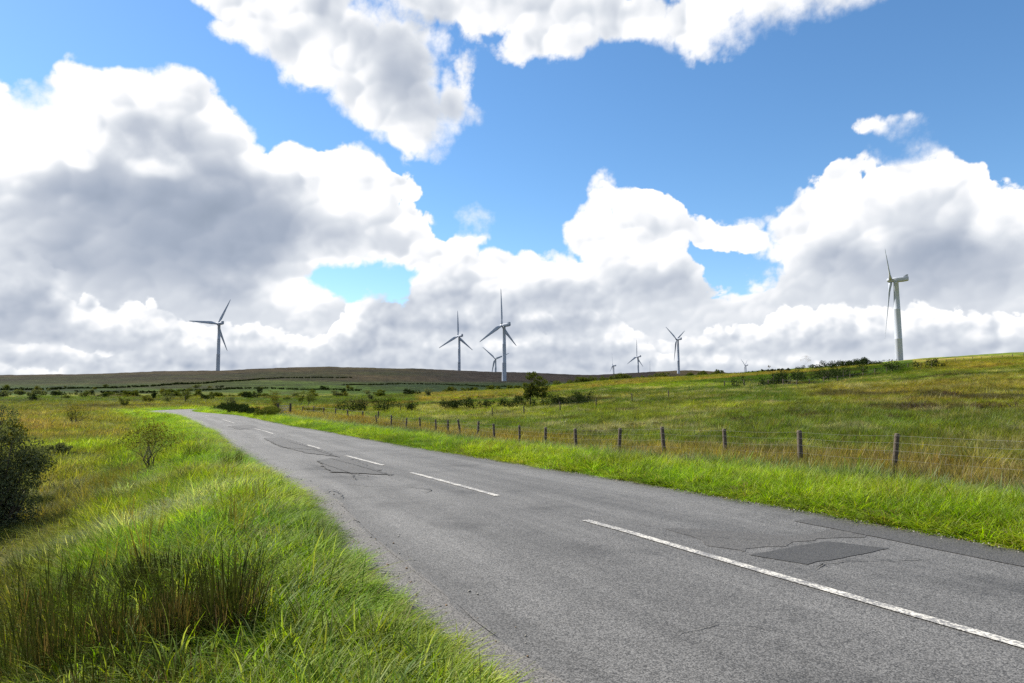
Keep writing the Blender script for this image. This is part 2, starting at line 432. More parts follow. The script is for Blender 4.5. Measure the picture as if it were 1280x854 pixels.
class MB:
    """collects shapes for one mesh"""
    def __init__(s): s.v = []; s.f = []
    def add(s, v, f):
        k = len(s.v); s.v += [tuple(q) for q in v]; s.f += [tuple(i + k for i in g) for g in f]
    def tube(s, pts, rad, n=6, cap=True):
        pts = [Vector(p) for p in pts]; rings = []; v = []; f = []
        u = None
        for i, p in enumerate(pts):
            t = (pts[min(i + 1, len(pts) - 1)] - pts[max(i - 1, 0)]).normalized()
            if u is None:
                u = t.orthogonal().normalized()
            else:
                u = (u - t * u.dot(t)).normalized()
            w = t.cross(u)
            for k in range(n):
                a = 2 * math.pi * k / n
                v.append(p + (u * math.cos(a) + w * math.sin(a)) * rad[i])
        for i in range(len(pts) - 1):
            for k in range(n):
                a, b = i * n + k, i * n + (k + 1) % n
                f.append((a, b, b + n, a + n))
        if cap:
            f.append(tuple(range(n))[::-1]); f.append(tuple(range((len(pts) - 1) * n, len(pts) * n)))
        s.add(v, f)
    def box(s, c, d, rot=None):
        v = []
        for dx in (-1, 1):
            for dy in (-1, 1):
                for dz in (-1, 1):
                    p = Vector((dx * d[0] / 2, dy * d[1] / 2, dz * d[2] / 2))
                    if rot is not None: p = rot @ p
                    v.append(p + Vector(c))
        s.add(v, [(0, 1, 3, 2), (4, 6, 7, 5), (0, 4, 5, 1), (2, 3, 7, 6), (0, 2, 6, 4), (1, 5, 7, 3)])
    def mesh(s, name): return mesh_py(name, s.v, s.f)
    def build(s, name, mat, parent=None, sm=False):
        me = s.mesh(name)
        if sm: smooth(me)
        return link(name, me, mat, parent)

# ------------------------------------------------------------------ materials
def new_mat(name):
    m = bpy.data.materials.new(name); m.use_nodes = True; m.node_tree.nodes.clear()
    return m, NT(m.node_tree)
def finish(N, sh, disp=None):
    o = N.n('ShaderNodeOutputMaterial'); N.t.links.new(sh, o.inputs[0])
def mat_leaf(name, base=None, trans=.42, gloss=.10, rough=.38, var=.25, tint_attr='INSTANCER'):
    """grass and leaves: diffuse + translucent + a waxy sheen"""
    m, N = new_mat(name)
    if base is None:
        at_ = N.n('ShaderNodeAttribute', attribute_name='tint', attribute_type=tint_attr); c = at_.outputs['Color']
    else:
        c = N.n('ShaderNodeRGB').outputs[0]; c.default_value = rgb(*base)
    g = N.n('ShaderNodeNewGeometry')
    rnd = g.outputs['Random Per Island']
    hsv = N.n('ShaderNodeHueSaturation')
    N.set(hsv.inputs['Color'], c)
    N.set(hsv.inputs['Value'], N.m('ADD', 1 - var, N.m('MULTIPLY', rnd, 2 * var)))
    N.set(hsv.inputs['Hue'], N.m('ADD', .5 + .018, N.m('MULTIPLY', rnd, -.036)))
    N.set(hsv.inputs['Saturation'], N.m('SUBTRACT', 1.05, N.m('MULTIPLY', N.m('POWER', rnd, 4.0), .35)))
    c = hsv.outputs[0]
    df = N.n('ShaderNodeBsdfDiffuse', i={'Color': c})
    ct = N.mix(1.0, c, rgb(1.25, 1.3, .5), 'MULTIPLY')
    tr = N.n('ShaderNodeBsdfTranslucent', i={'Color': ct})
    mx = N.n('ShaderNodeMixShader', i={0: trans, 1: df.outputs[0], 2: tr.outputs[0]})
    gl = N.n('ShaderNodeBsdfGlossy', i={'Color': rgb(.8, .85, .8), 'Roughness': rough})
    if gloss < .1 and tint_attr != 'INSTANCER' or base is not None:
        finish(N, mx.outputs[0]); return m
    fac = gloss * .9
    m2 = N.n('ShaderNodeMixShader', i={0: fac, 1: mx.outputs[0], 2: gl.outputs[0]})
    finish(N, m2.outputs[0])
    return m
def mat_simple(name, c, rough=.6, metal=0, nscale=8, namp=.25, bump=.2, spec=.5):
    m, N = new_mat(name)
    tc = N.n('ShaderNodeTexCoord').outputs['Object']
    nz = N.noise(tc, nscale, 5, .6)
    col = N.mix(nz, rgb(*[v * (1 - namp) for v in c]), rgb(*[v * (1 + namp) for v in c]))
    b = N.n('ShaderNodeBump', i={'Strength': bump, 'Distance': .02, 'Height': nz})
    p = N.n('ShaderNodeBsdfPrincipled', i={'Base Color': col, 'Roughness': rough, 'Metallic': metal, 'Normal': b.outputs[0], 'Specular IOR Level': spec})
    finish(N, p.outputs[0])
    return m
M_GRASS = mat_leaf('grass_blades', None, trans=.50, gloss=.018, rough=.6)
M_LEAF_DARK = mat_leaf('dark_leaves', (.028, .040, .014), trans=.25, gloss=.06, rough=.5, var=.4)
M_LEAF_SILVER = mat_leaf('grey_leaves', (.105, .118, .060), trans=.35, gloss=.06, rough=.5, var=.35)
M_LEAF_OLIVE = mat_leaf('olive_leaves', (.10, .10, .02), trans=.35, gloss=.08, var=.35)
M_LEAF_GREEN = mat_leaf('green_leaves', (.075, .09, .018), trans=.32, gloss=.08, var=.35)
M_GORSE = mat_leaf('gorse_leaves', (.026, .040, .012), trans=.12, gloss=.05, var=.45)
M_HEATHER = mat_leaf('heather_sprigs', (.055, .026, .024), trans=.15, gloss=.03, var=.4)
M_DEAD = mat_leaf('dead_stems', (.17, .115, .05), trans=.2, gloss=.05, var=.4)
M_BARK = mat_simple('bark', (.065, .05, .035), .9, nscale=14, namp=.45, bump=.5)
M_POST = mat_simple('weathered_wood', (.080, .062, .042), .9, nscale=9, namp=.45, bump=.6)
M_POSTD = mat_simple('dark_wood', (.075, .056, .038), .9, nscale=9, namp=.45, bump=.6)
M_WIRE = mat_simple('galvanised_wire', (.20, .20, .19), .6, .3, namp=.2, bump=0)
M_GREYRAIL = mat_simple('pale_rail_wood', (.42, .40, .36), .8, nscale=9, namp=.35)
M_TURB = mat_simple('turbine_paint', (.36, .39, .45), .5, nscale=.4, namp=.05, bump=.02)
M_TURBD = mat_simple('turbine_dark_panel', (.18, .19, .21), .5, nscale=.4, namp=.05, bump=0)
M_RED = mat_simple('red_roof', (.34, .10, .07), .8, nscale=.5)
M_STONE = mat_simple('pale_wall', (.38, .37, .34), .9, nscale=2)

def mat_ground():
    m, N = new_mat('ground_turf')
    a = N.n('ShaderNodeAttribute', attribute_name='tint')
    pos = N.n('ShaderNodeNewGeometry').outputs['Position']
    n1 = N.noise(pos, .9, 8, .68); n2 = N.noise(pos, .06, 8, .66); n3 = N.noise(pos, 14, 4, .6)
    v = N.m('ADD', N.m('MULTIPLY', N.ss(n1, .3, .7), .55), N.m('MULTIPLY', N.ss(n2, .34, .66), .75))
    v = N.m('ADD', v, N.m('MULTIPLY', n3, .35))
    v = N.m('ADD', .15, v)
    dist = N.vm('LENGTH', pos)
    c = N.mix(1.0, a.outputs['Color'], N.n('ShaderNodeCombineXYZ', i={0: v, 1: v, 2: v}).outputs[0], 'MULTIPLY')
    # bare soil close by, under the blades
    c = N.mix(N.ss(dist, 12, 45, .45, 0.0), c, rgb(.035, .035, .014))
    b = N.n('ShaderNodeBump', i={'Strength': .9, 'Distance': .25, 'Height': n1})
    b2 = N.n('ShaderNodeBump', i={'Strength': 1.0, 'Distance': 2.5, 'Height': n2, 'Normal': b.outputs[0]})
    p = N.n('ShaderNodeBsdfPrincipled', i={'Base Color': c, 'Roughness': 1.0, 'Specular IOR Level': .05, 'Normal': b2.outputs[0]})
    finish(N, p.outputs[0])
    return m
def mat_asphalt(name, dark=1.0, warm=0.0, chip=1.0):
    m, N = new_mat(name)
    pos = N.n('ShaderNodeNewGeometry').outputs['Position']
    v = N.n('ShaderNodeTexVoronoi', feature='F1'); N.set(v.inputs['Vector'], pos); v.inputs['Scale'].default_value = 105 ; v.inputs['Randomness'].default_value = 1
    sepc = N.n('ShaderNodeSeparateColor', i={0: v.outputs['Color']})
    chips = N.ss(sepc.outputs[0], .15, 1.0)
    n0 = N.noise(pos, 180, 3, .6); n1 = N.noise(pos, 3.0, 6, .6); n2 = N.noise(pos, .45, 5, .6)
    val = N.m('ADD', .055, N.m('MULTIPLY', chips, .08 * chip))
    val = N.m('ADD', val, N.m('MULTIPLY', N.ss(v.outputs['Distance'], .15, .75), -.050))
    val = N.m('ADD', val, N.m('MULTIPLY', n0, .035))
    val = N.m('MULTIPLY', val, N.m('ADD', .66, N.m('ADD', N.m('MULTIPLY', n1, .28), N.m('MULTIPLY', n2, .46))))
    if name == 'asphalt':
        ac = N.n('ShaderNodeAttribute', attribute_name='across').outputs['Fac']; al = N.n('ShaderNodeAttribute', attribute_name='along').outputs['Fac']
        sv = N.n('ShaderNodeCombineXYZ', i={0: ac, 1: N.m('MULTIPLY', al, .07)}).outputs[0]
        st = N.noise(sv, 1.6, 4, .6); st2 = N.noise(sv, 7.0, 3, .6)
        wob = N.m('MULTIPLY', N.m('SUBTRACT', n2, .5), .5)
        tr_ = None
        for c_ in (-2.15, -.75, .75, 2.15):
            t_ = N.ss(N.m('ABSOLUTE', N.m('SUBTRACT', N.m('ADD', ac, wob), c_)), 0.0, .5, 1.0, 0.0)
            tr_ = t_ if tr_ is None else N.m('MAXIMUM', tr_, t_)
        f_ = N.m('ADD', .80, N.m('ADD', N.m('MULTIPLY', tr_, .17), N.m('ADD', N.m('MULTIPLY', N.m('SUBTRACT', st, .5), 1.15), N.m('MULTIPLY', N.m('SUBTRACT', st2, .5), .3))))
        blot = N.ss(N.noise(pos, .8, 3, .55), .54, .70, 0.0, .24)
        f_ = N.m('SUBTRACT', f_, blot)
        val = N.m('MULTIPLY', val, f_)
    val = N.m('MULTIPLY', val, 1.20 * dark)
    c = N.n('ShaderNodeCombineXYZ', i={0: N.m('MULTIPLY', val, 1.03 + warm), 1: val, 2: N.m('MULTIPLY', val, .955 - warm)}).outputs[0]
    h = N.m('ADD', N.m('MULTIPLY', v.outputs['Distance'], -1.0), N.m('MULTIPLY', n0, .4))
    b = N.n('ShaderNodeBump', i={'Strength': .4 * chip, 'Distance': .004, 'Height': h})
    p = N.n('ShaderNodeBsdfPrincipled', i={'Base Color': c, 'Roughness': .72, 'Specular IOR Level': .35, 'Normal': b.outputs[0]})
    finish(N, p.outputs[0])
    return m
def mat_paint(lo=.60, nm='road_paint'):
    m, N = new_mat(nm)
    pos = N.n('ShaderNodeNewGeometry').outputs['Position']
    n = N.noise(pos, 45, 6, .7); n2 = N.noise(pos, 4, 4, .6)
    w = N.ss(N.m('ADD', N.m('MULTIPLY', n, .75), N.m('MULTIPLY', n2, .35)), lo, lo + .12)
    c = N.mix(w, rgb(.50, .475, .42), rgb(.14, .135, .13))
    b = N.n('ShaderNodeBump', i={'Strength': .3, 'Distance': .004, 'Height': n})
    p = N.n('ShaderNodeBsdfPrincipled', i={'Base Color': c, 'Roughness': .6, 'Normal': b.outputs[0]})
    finish(N, p.outputs[0])
    return m
M_GROUND = mat_ground()
M_ROAD = mat_asphalt('asphalt')
M_PATCH = mat_asphalt('asphalt_patch_dark', .52, .0, .5)
M_PATCH2 = mat_asphalt('asphalt_patch_mid', .62, .012, .75)
M_WORN = mat_asphalt('asphalt_worn', .72, .02, .8)
M_EDGE = mat_asphalt('asphalt_edge_grit', .92, .035, 1.0)
M_CRACK = mat_asphalt('asphalt_crack', .46, 0, .5)
M_PAINT = mat_paint(); M_PAINTW = mat_paint(.47, 'worn_road_paint')

# ------------------------------------------------------------------ clouds: one dome far outside everything, density and thickness per vertex
def worley(x, y, seed=0):
    """distance to the nearest feature point, cell size 1"""
    ix, iy = np.floor(x), np.floor(y); best = np.full(x.shape, 9.0)
    for dx in (-1, 0, 1):
        for dy in (-1, 0, 1):
            cx, cy = ix + dx, iy + dy
            d = (cx + .08 + .84 * _h(cx, cy, seed) - x) ** 2 + (cy + .08 + .84 * _h(cx, cy, seed + 7) - y) ** 2
            best = np.minimum(best, d)
    return np.sqrt(best)
def billow(u, v, s, o, seed, g=.55):
    """rounded heads: stack of domes of shrinking size; s = largest size in degrees"""
    t, a, n = 0, 1.0, 0
    for k in range(o):
        sk = s / 2.05 ** k
        wu = u + .35 * sk * (vnoise(u / sk, v / sk, seed + 50 + k) - .5) * 2
        wv = v + .35 * sk * (vnoise(u / sk + 9, v / sk + 5, seed + 60 + k) - .5) * 2
        d = worley(wu / sk, wv / sk, seed + 3 * k)
        t = t + a * (np.sqrt(np.clip(1.0 - (d / 1.0) ** 2, 0, 1)) - .72); n += a; a *= g
    return t / n
def clouds_field(az, el):
    """az, el in degrees -> density (0 = edge) and brightness 0..1"""
    w1u, w1v = fbm(az, el, 9, 3, 501), fbm(az, el, 9, 3, 511)
    w2u, w2v = fbm(az, el, 2.6, 3, 521), fbm(az, el, 2.6, 3, 531)
    u = az + 1.5 * w1u + .9 * w2u; v = el + 1.0 * w1v + .8 * w2v
    def ell(px, py, rx, ry, rot=0, uu=u, vv=v):
        a, e = az_el(px, py); a2, _ = az_el(px + 5, py); _, e2 = az_el(px, py - 5)
        sx, sy = abs(a2 - a) / 5 * rx, abs(e2 - e) / 5 * ry
        c, s = math.cos(-R(rot)), math.sin(-R(rot))
        du, dv = uu - a, vv - e
        return 1 - np.hypot((du * c + dv * s) / sx, (-du * s + dv * c) / sy), min(sx, sy)
    M = np.full(az.shape, -9.0)
    for b in MASK:
        e, s = ell(*b); e = np.minimum(e * s, 4.5) / 4.0
        k = .16; h = np.clip(.5 + .5 * (M - e) / k, 0, 1)
        M = e * (1 - h) + M * h + k * h * (1 - h)
    G = np.zeros(az.shape)
    u2, v2 = az + 1.6 * w1u + 1.6 * w2u, el + 1.0 * w1v + 1.2 * w2v
    for b in GREY:
        e, s = ell(*b[:4], 0, u2, v2)
        e = sstep(e, -.35, .75) * b[4]
        G = 1 - (1 - G) * (1 - e * .92)
    # the rest of the dome: the same broken cumulus
    gen = 2.6 * fbm(az, el * 1.3, 26, 4, 541) - .25 + .8 * (1 - sstep(el, 0, 18))
    sun_az, sun_el = math.degrees(SUN_AZ), math.degrees(SUN_EL)
    gen = gen - 2.5 * (1 - sstep(np.hypot((az - sun_az) * .72, el - sun_el), 6, 14))    # the sun stands in a gap: its light reaches the ground
    outm = np.maximum(sstep(np.abs(az), 39, 50), sstep(el, 33, 42))
    M = M * (1 - outm) + gen * outm; G = G * (1 - outm) + sstep(gen, .05, .8) * .8 * outm
    lo = 1 - sstep(el, 5, 11)
    B = billow(az, el, 5.2, 6, 600)
    Bl = billow(az, el * 2.1, 2.3, 5, 700)
    Bh = B * (1 - lo) + Bl * lo * .8
    D = M + (Bh - .16) * 1.5 + .05 * fbm(az, el, 1.3, 4, 640, .5)
    return D, G, Bh, M, lo
def Bl_at(az, el):
    return billow(az, el * 1.9, 3.0, 5, 760, .6)
def build_clouds():
    f = np.arange(-45, 45.01, .085)
    o_ = np.r_[np.arange(45.6, 314.5, .9)]
    az = np.r_[f, o_]
    el = np.r_[np.arange(-1.2, 33.5, .085), np.arange(34, 88, 1.0), 89.8]
    A, E = np.meshgrid(az, el, indexing='ij')
    A_ = np.where(A > 180, A - 360, A)
    D, G, B, M, lo = clouds_field(A_, E)
    # shading: how much cloud lies toward the sun (thickness), plus relief of the heads
    ni, nj = A.shape
    def shift(F_, du, dv):
        i = np.clip(np.arange(ni) + int(round(du)), 0, ni - 1); j = np.clip(np.arange(nj) + int(round(dv)), 0, nj - 1)
        return F_[i][:, j]
    T_ = np.clip(D, 0, 1.2)
    occ = 0
    for k, st in enumerate((4, 8, 14, 22, 32, 46)):
        occ = occ + shift(T_, SUN_DIR2[0] * st, SUN_DIR2[1] * st) * (1, 1, 1, .9, .8, .7)[k]
    occ = occ / 5.4
    rel = B - shift(B, SUN_DIR2[0] * 5, SUN_DIR2[1] * 5)
    rel2 = B - shift(B, SUN_DIR2[0] * 14, SUN_DIR2[1] * 14)
    def gb(F_, n):                                # smooth over n grid steps
        n = n | 1
        return blur(blur(F_, n, 0), n, 1)
    def lit(F_, st):                              # slope of a height field toward the sun
        return F_ - shift(F_, SUN_DIR2[0] * st, SUN_DIR2[1] * st)
    big = gb(billow(A_, E * 1.15, 6.5, 2, 600), 16)
    med = gb(billow(A_, E * 1.2, 2.8, 3, 640), 6)
    fine = gb(B, 3)
    mid = sstep(D, .05, .5)
    lw = 1 - sstep(E, 2.5, 10)
    lum = 1.0 - .56 * G * (.35 + .65 * sstep(D, 0, .7)) - .20 * sstep(gb(occ, 10), .12, .75) * (.5 + .5 * G) - .05 * mid
    lum = lum + (1.6 * lit(big, 14) + .7 * lit(med, 8) * (1 - .65 * sstep(D, .25, .8)) + .6 * lit(fine, 4) * (1 - .6 * sstep(D, .3, .8))) * (1 - .6 * G) * (.45 + .55 * mid) * (1 - .6 * lw)
    lum = lum + .06 * fbm(A_, E * 1.4, 9, 3, 811, .5)
    # heads of cumulus overlapping one another, each lit on the side of the sun and shaded below
    pr = np.random.default_rng(77); O = np.zeros(A_.shape); heads = []
    for _ in range(900):
        a_, e_ = pr.uniform(-46, 46), pr.uniform(7.5, 36)
        i_ = int(np.clip((a_ + 45) / .085, 0, len(f) - 1)); j_ = int(np.clip((e_ + 1.2) / .085, 0, nj - 1))
        if D[i_, j_] > .08:
            heads.append((e_, a_, pr.uniform(.9, 3.6) * (.6 + .4 * min(1, e_ / 20)), pr.uniform(.6, .95)))
    for _ in range(1500):
        a_, e_ = pr.uniform(-46, 46), 1.5 + 9.5 * pr.random()
        heads.append((e_, a_, pr.uniform(.5, 1.7) * (.35 + .65 * e_ / 11), pr.uniform(.5, .8)))
    heads.sort(reverse=True)
    wa, we = A_ + .55 * fbm(A_, E, 1.6, 3, 871), E + .45 * fbm(A_, E, 1.6, 3, 873)
    for e_, a_, rr_, asp in heads:
        i0, i1 = np.searchsorted(az[:len(f)], (a_ - rr_ * 1.6, a_ + rr_ * 1.6)); j0, j1 = np.searchsorted(el, (e_ - rr_ * 1.6, e_ + rr_ * 1.6))
        if i1 <= i0 or j1 <= j0: continue
        sl_ = (slice(i0, i1), slice(j0, j1))
        dx, dy = (wa[sl_] - a_) / rr_, (we[sl_] - e_) / (rr_ * asp)
        q = 1 - np.hypot(dx, dy) + .55 * (B[sl_] - .15)
        al_ = sstep(q, 0, .16 / rr_ + .05) * sstep(dy, -1.0, .1)
        t_ = .62 * (dx * SUN_DIR2[0] + dy * SUN_DIR2[1]) * (1 - .3 * sstep(q, .1, .7)) + .04
        O[sl_] = O[sl_] * (1 - al_) + t_ * al_
    O = gb(O, 3)
    # banks of cumulus one behind the other down to the horizon, farthest first
    low = .80 + .10 * fbm(A_, E * 4, 8, 3, 821)
    for k, (b0, t0, cov) in enumerate(((.2, 2.4, .55), (1.3, 3.9, .45), (2.6, 5.9, .30), (4.2, 8.6, .20), (6.6, 11.5, .0))):
        sz = t0 - b0; sd0 = 850 + 20 * k
        bb = b0 + .25 * sz * fbm(A_, A_ * 0 + k * 7.7, 9, 3, sd0)
        tp = t0 + .8 * sz * fbm(A_, A_ * 0 + k * 3.3, 6, 4, sd0 + 3) + 1.5 * sz * (billow(A_ + .3 * E, E, 1.3 * sz, 5, sd0 + 5, .62) - .15)
        have = sstep(fbm(A_, A_ * 0 + k * 5.1, 14, 3, sd0 + 9) + cov, -.10, .12)
        bill = gb(billow(A_, E * 1.25, 1.1 * sz, 4, sd0 + 5, .55), 3)
        q = np.clip((E - bb) / np.maximum(tp - bb, .3), 0, 1)
        tone_ = .45 + .66 * sstep(q, .0, .95) + 2.4 * (bill - shift(bill, -2 - sz, 4 + sz)) * (.3 + .7 * q) - .06 * (k > 2)
        al_ = sstep(tp - E, 0, .16 + .02 * sz) * sstep(E - bb, -.15 * sz, .35 * sz) * have
        low = low * (1 - al_) + tone_ * al_
    lwt = 1 - sstep(E, 6.5, 10.5)
    lum = lum * (1 - lwt) + (low - .16 * G * sstep(E, 3, 6)) * lwt
    lum = lum + gb(O, 5) * (.42 - .16 * lwt) * (1 - .80 * G * (1 - .4 * lwt)) * sstep(D, 0, .12)
    def spot(px, py, rx, ry, src=(A_, E)):
        a, e = az_el(px, py); a2, _ = az_el(px + 5, py); _, e2 = az_el(px, py - 5)
        return 1 - sstep(np.hypot((A_ + 1.2 * fbm(A_, E, 3, 3, 901) - a) / (abs(a2 - a) / 5 * rx), (E + 1.0 * fbm(A_, E, 3, 3, 911) - e) / (abs(e2 - e) / 5 * ry)), .35, 1.15)
    for b in ((35, 165, 100, 50, .45), (200, 208, 42, 18, .42), (95, 200, 22, 13, .25), (330, 205, 90, 24, .25), (370, 370, 60, 22, .22), (700, 330, 60, 30, .2), (930, 360, 50, 20, .2), (640, 345, 60, 22, .2), (540, 30, 60, 14, -.15)):
        lum = lum + spot(*b[:4]) * b[4]
    wsp = np.clip(spot(1130, 180, 60, 32) + spot(1010, 25, 150, 45) + spot(592, 268, 50, 26) + .45 * spot(440, 90, 220, 120) + .3 * spot(760, 50, 220, 60) + .7 * spot(50, 118, 40, 24) + .5 * spot(560, 170, 60, 50), 0, 1)
    Rd = 16000.0
    ca = np.cos(np.radians(E))
    V = np.stack([np.sin(np.radians(A)) * ca * Rd, np.cos(np.radians(A)) * ca * Rd, np.sin(np.radians(E)) * Rd], -1).reshape(-1, 3)
    i = np.arange(ni)[:, None]; j = np.arange(nj - 1)[None, :]; i2 = (i + 1) % ni
    Q = np.stack([i * nj + j, i2 * nj + j, i2 * nj + j + 1, i * nj + j + 1], -1).reshape(-1, 4)
    me = mesh_np('clouds', V, Q)
    for nm, dat in (('cloud_mass', D), ('lightness', lum), ('wispiness', wsp)):
        a = me.attributes.new(nm, 'FLOAT', 'POINT'); a.data.foreach_set('value', dat.astype(np.float32).ravel())
    smooth(me)
    m, N = new_mat('cloud_vapour')
    ad = N.n('ShaderNodeAttribute', attribute_name='cloud_mass').outputs['Fac']
    al = N.n('ShaderNodeAttribute', attribute_name='lightness').outputs['Fac']
    aw = N.n('ShaderNodeAttribute', attribute_name='wispiness').outputs['Fac']
    pos = N.n('ShaderNodeNewGeometry').outputs['Position']
    n1 = N.noise(pos, 1 / 260.0, 5, .62)
    dn = N.m('ADD', ad, N.m('MULTIPLY', N.m('SUBTRACT', n1, .5), N.m('ADD', .13, N.m('MULTIPLY', aw, .35))))
    wis = N.noise(pos, 1 / 2500.0, 1, .5)
    soft = N.m('ADD', N.ss(wis, .42, .60, .05, .14), N.m('MULTIPLY', aw, .45))
    alpha = N.ss(N.m('DIVIDE', dn, soft), -.25, 1.0)
    lm = N.m('ADD', al, N.m('MULTIPLY', N.m('SUBTRACT', n1, .5), .07))
    cr = N.n('ShaderNodeValToRGB'); N.set(cr.inputs[0], lm)
    e = cr.color_ramp.elements
    e[0].position = 0.0; e[0].color = rgb(.29, .35, .45)
    e[1].position = 1.0; e[1].color = rgb(1.10, 1.10, 1.11)
    for p, c in ((.25, (.40, .46, .57)), (.5, (.56, .61, .70)), (.75, (.77, .81, .87))):
        q = e.new(p); q.color = rgb(*c)
    em = N.n('ShaderNodeEmission', i={'Color': cr.outputs[0], 'Strength': .49})
    tr = N.n('ShaderNodeBsdfTransparent')
    mx = N.n('ShaderNodeMixShader', i={0: alpha, 1: tr.outputs[0], 2: em.outputs[0]})
    finish(N, mx.outputs[0])
    m.cycles.emission_sampling = 'NONE'
    o = link('clouds', me, m); tag(o, kind='structure')
build_clouds()

# ------------------------------------------------------------------ ground sheet (polar grid, dense where it is seen)
def build_ground():
    azf = np.linspace(-46, 46, 760)
    azo = np.linspace(46, 314, 110)[1:-1]
    az = np.radians(np.r_[azf, azo])
    r = np.exp(np.linspace(math.log(.7), math.log(14000), 640))
    A, Rr = np.meshgrid(az, r, indexing='ij')
    x = (Rr * np.sin(A)).ravel(); y = (Rr * np.cos(A)).ravel()
    info = road_info(x, y)
    z = ground(x, y, info)
    z = z - np.maximum(0, np.hypot(x, y) - 4000) * .004
    V = np.c_[x, y, z]
    na, nr = len(az), len(r)
    i = np.arange(na)[:, None]; j = np.arange(nr - 1)[None, :]
    i2 = (i + 1) % na
    Q = np.stack([i * nr + j, i * nr + j + 1, i2 * nr + j + 1, i2 * nr + j], -1).reshape(-1, 4)
    V = np.r_[V, [[0, 0, gz(0, 0)]]]
    me = mesh_np('ground', V, Q[:, ::-1])
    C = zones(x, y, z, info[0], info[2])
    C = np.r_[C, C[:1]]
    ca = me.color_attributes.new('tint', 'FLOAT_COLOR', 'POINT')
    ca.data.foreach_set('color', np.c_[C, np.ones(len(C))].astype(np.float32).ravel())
    smooth(me)
    o = link('ground', me, M_GROUND)
    tag(o, kind='structure')
build_ground()

# ------------------------------------------------------------------ road
rn = np.random.default_rng(3)
def strip(name, s0, s1, o0, o1, lift, mat, parent=None, step=.5, jitter=0, cols_=2, taper=0):
    """a sheet along the road between arc lengths s0..s1 and offsets o0..o1 (numbers or functions)"""
    s = np.arange(s0, s1 + 1e-6, step)
    if s[-1] < s1 - 1e-3: s = np.r_[s, s1]
    px_, py_ = np.interp(s, ARC, PATH[:, 0]), np.interp(s, ARC, PATH[:, 1])
    nx, ny = np.interp(s, ARC, NRM[:, 0]), np.interp(s, ARC, NRM[:, 1])
    z = np.interp(s, ARC, PZ)
    V = []
    for k in range(cols_):
        f = k / (cols_ - 1)
        a = o0(s) if callable(o0) else np.full(len(s), o0); b = o1(s) if callable(o1) else np.full(len(s), o1)
        o = a * (1 - f) + b * f
        if jitter and k in (0, cols_ - 1):
            o = o + jitter * fbm(s, s * 0 + k * 31 + s0, .9, 3, 7) + jitter * .6 * fbm(s, s * 0 + k * 11, 6, 2, 17)
        V.append(np.c_[px_ + nx * o, py_ + ny * o, z + lift + .0 * o])
    V = np.concatenate(V)
    n = len(s)
    Q = [(k * n + i, (k + 1) * n + i, (k + 1) * n + i + 1, k * n + i + 1) for k in range(cols_ - 1) for i in range(n - 1)]
    me = mesh_np(name, V, Q)
    ac = []; al_ = []
    for k in range(cols_):
        f = k / (cols_ - 1)
        a = o0(s) if callable(o0) else np.full(len(s), o0); b = o1(s) if callable(o1) else np.full(len(s), o1)
        ac.append(a * (1 - f) + b * f); al_.append(s)
    for nm, dat in (('across', ac), ('along', al_)):
        q = me.attributes.new(nm, 'FLOAT', 'POINT'); q.data.foreach_set('value', np.concatenate(dat).astype(np.float32))
    return link(name, me, mat, parent)
hwl = lambda s: -np.interp(s, ARC, HW_L)
road = strip('road', 0, ARC[-1], lambda s: hwl(s) - .02, HW_R, 0.0, M_ROAD, jitter=.07, step=.25, cols_=5)
tag(road, kind='structure')
def road_sp(px, py):
    x, y = on_road(px, py)
    j = np.argmin((PATH[:, 0] - x) ** 2 + (PATH[:, 1] - y) ** 2)
    return ARC[j] + (x - PATH[j, 0]) * TAN[j, 0] + (y - PATH[j, 1]) * TAN[j, 1], (x - PATH[j, 0]) * NRM[j, 0] + (y - PATH[j, 1]) * NRM[j, 1]
def poly_sheet(name, pts, lift, mat, jit=.02, parent=road):
    """irregular sheet from pixel corners, edges roughened, at its place on the road"""
    P = [on_road(*p) for p in pts]; out = []
    for i in range(len(P)):
        a, b = np.array(P[i]), np.array(P[(i + 1) % len(P)])
        n = max(2, int(np.linalg.norm(b - a) / .15))
        for k in range(n):
            q = a + (b - a) * k / n
            q = q + rn.normal(0, jit, 2) * (.3 if k == 0 else 1)
            out.append((q[0], q[1], float(zr_y(q[1])) + lift))
    me = mesh_py(name, out, [tuple(range(len(out)))])
    import bmesh
    bm = bmesh.new(); bm.from_mesh(me); bmesh.ops.triangulate(bm, faces=bm.faces[:]); 
    bmesh.ops.recalc_face_normals(bm, faces=bm.faces[:])
    bm.to_mesh(me); bm.free()
    if me.polygons[0].normal.z < 0: me.flip_normals()
    return link(name, me, mat, parent)
dashes = [((1420, 848), (728, 651)), ((624, 620), (514, 591)), ((478, 582), (433, 570)), ((400, 561), (384, 556.5)), ((343, 542.5), (323, 536)), ((295, 529), (280, 524.5)), ((262, 520), (254, 517))]
for a, b in dashes:
    s0, s1 = road_sp(*a)[0], road_sp(*b)[0]
    lo, hi = min(s0, s1), max(s0, s1)
    d = strip('line_marking', lo, hi, -.055, .055, .008, M_PAINT if lo < 24 else M_PAINTW, road, step=.1, jitter=.008)
tag(poly_sheet('repair_patch', [(936, 694), (1010, 706), (1112, 686), (1032, 677)], .005, M_PATCH, .009), label='dark rectangular tarmac repair in the right lane')
s_a, o_a = road_sp(1000, 652); s_b, _ = road_sp(1330, 712)
strip('edge_strip', min(s_a, s_b) - 4, max(s_a, s_b), HW_R - .75, HW_R - .08, .006, M_PATCH2, road, step=.25, jitter=.05)
tag(poly_sheet('repair_patch', [(396, 576), (412, 573), (440, 574), (490, 594), (455, 592), (415, 590), (404, 583)], .006, M_PATCH2, .04), label='worn grey tarmac repair with cracked outline in the left lane')
poly_sheet('repair_patch', [(330, 548), (352, 547), (400, 562), (420, 571), (380, 566), (345, 556)], .006, M_PATCH2, .05)
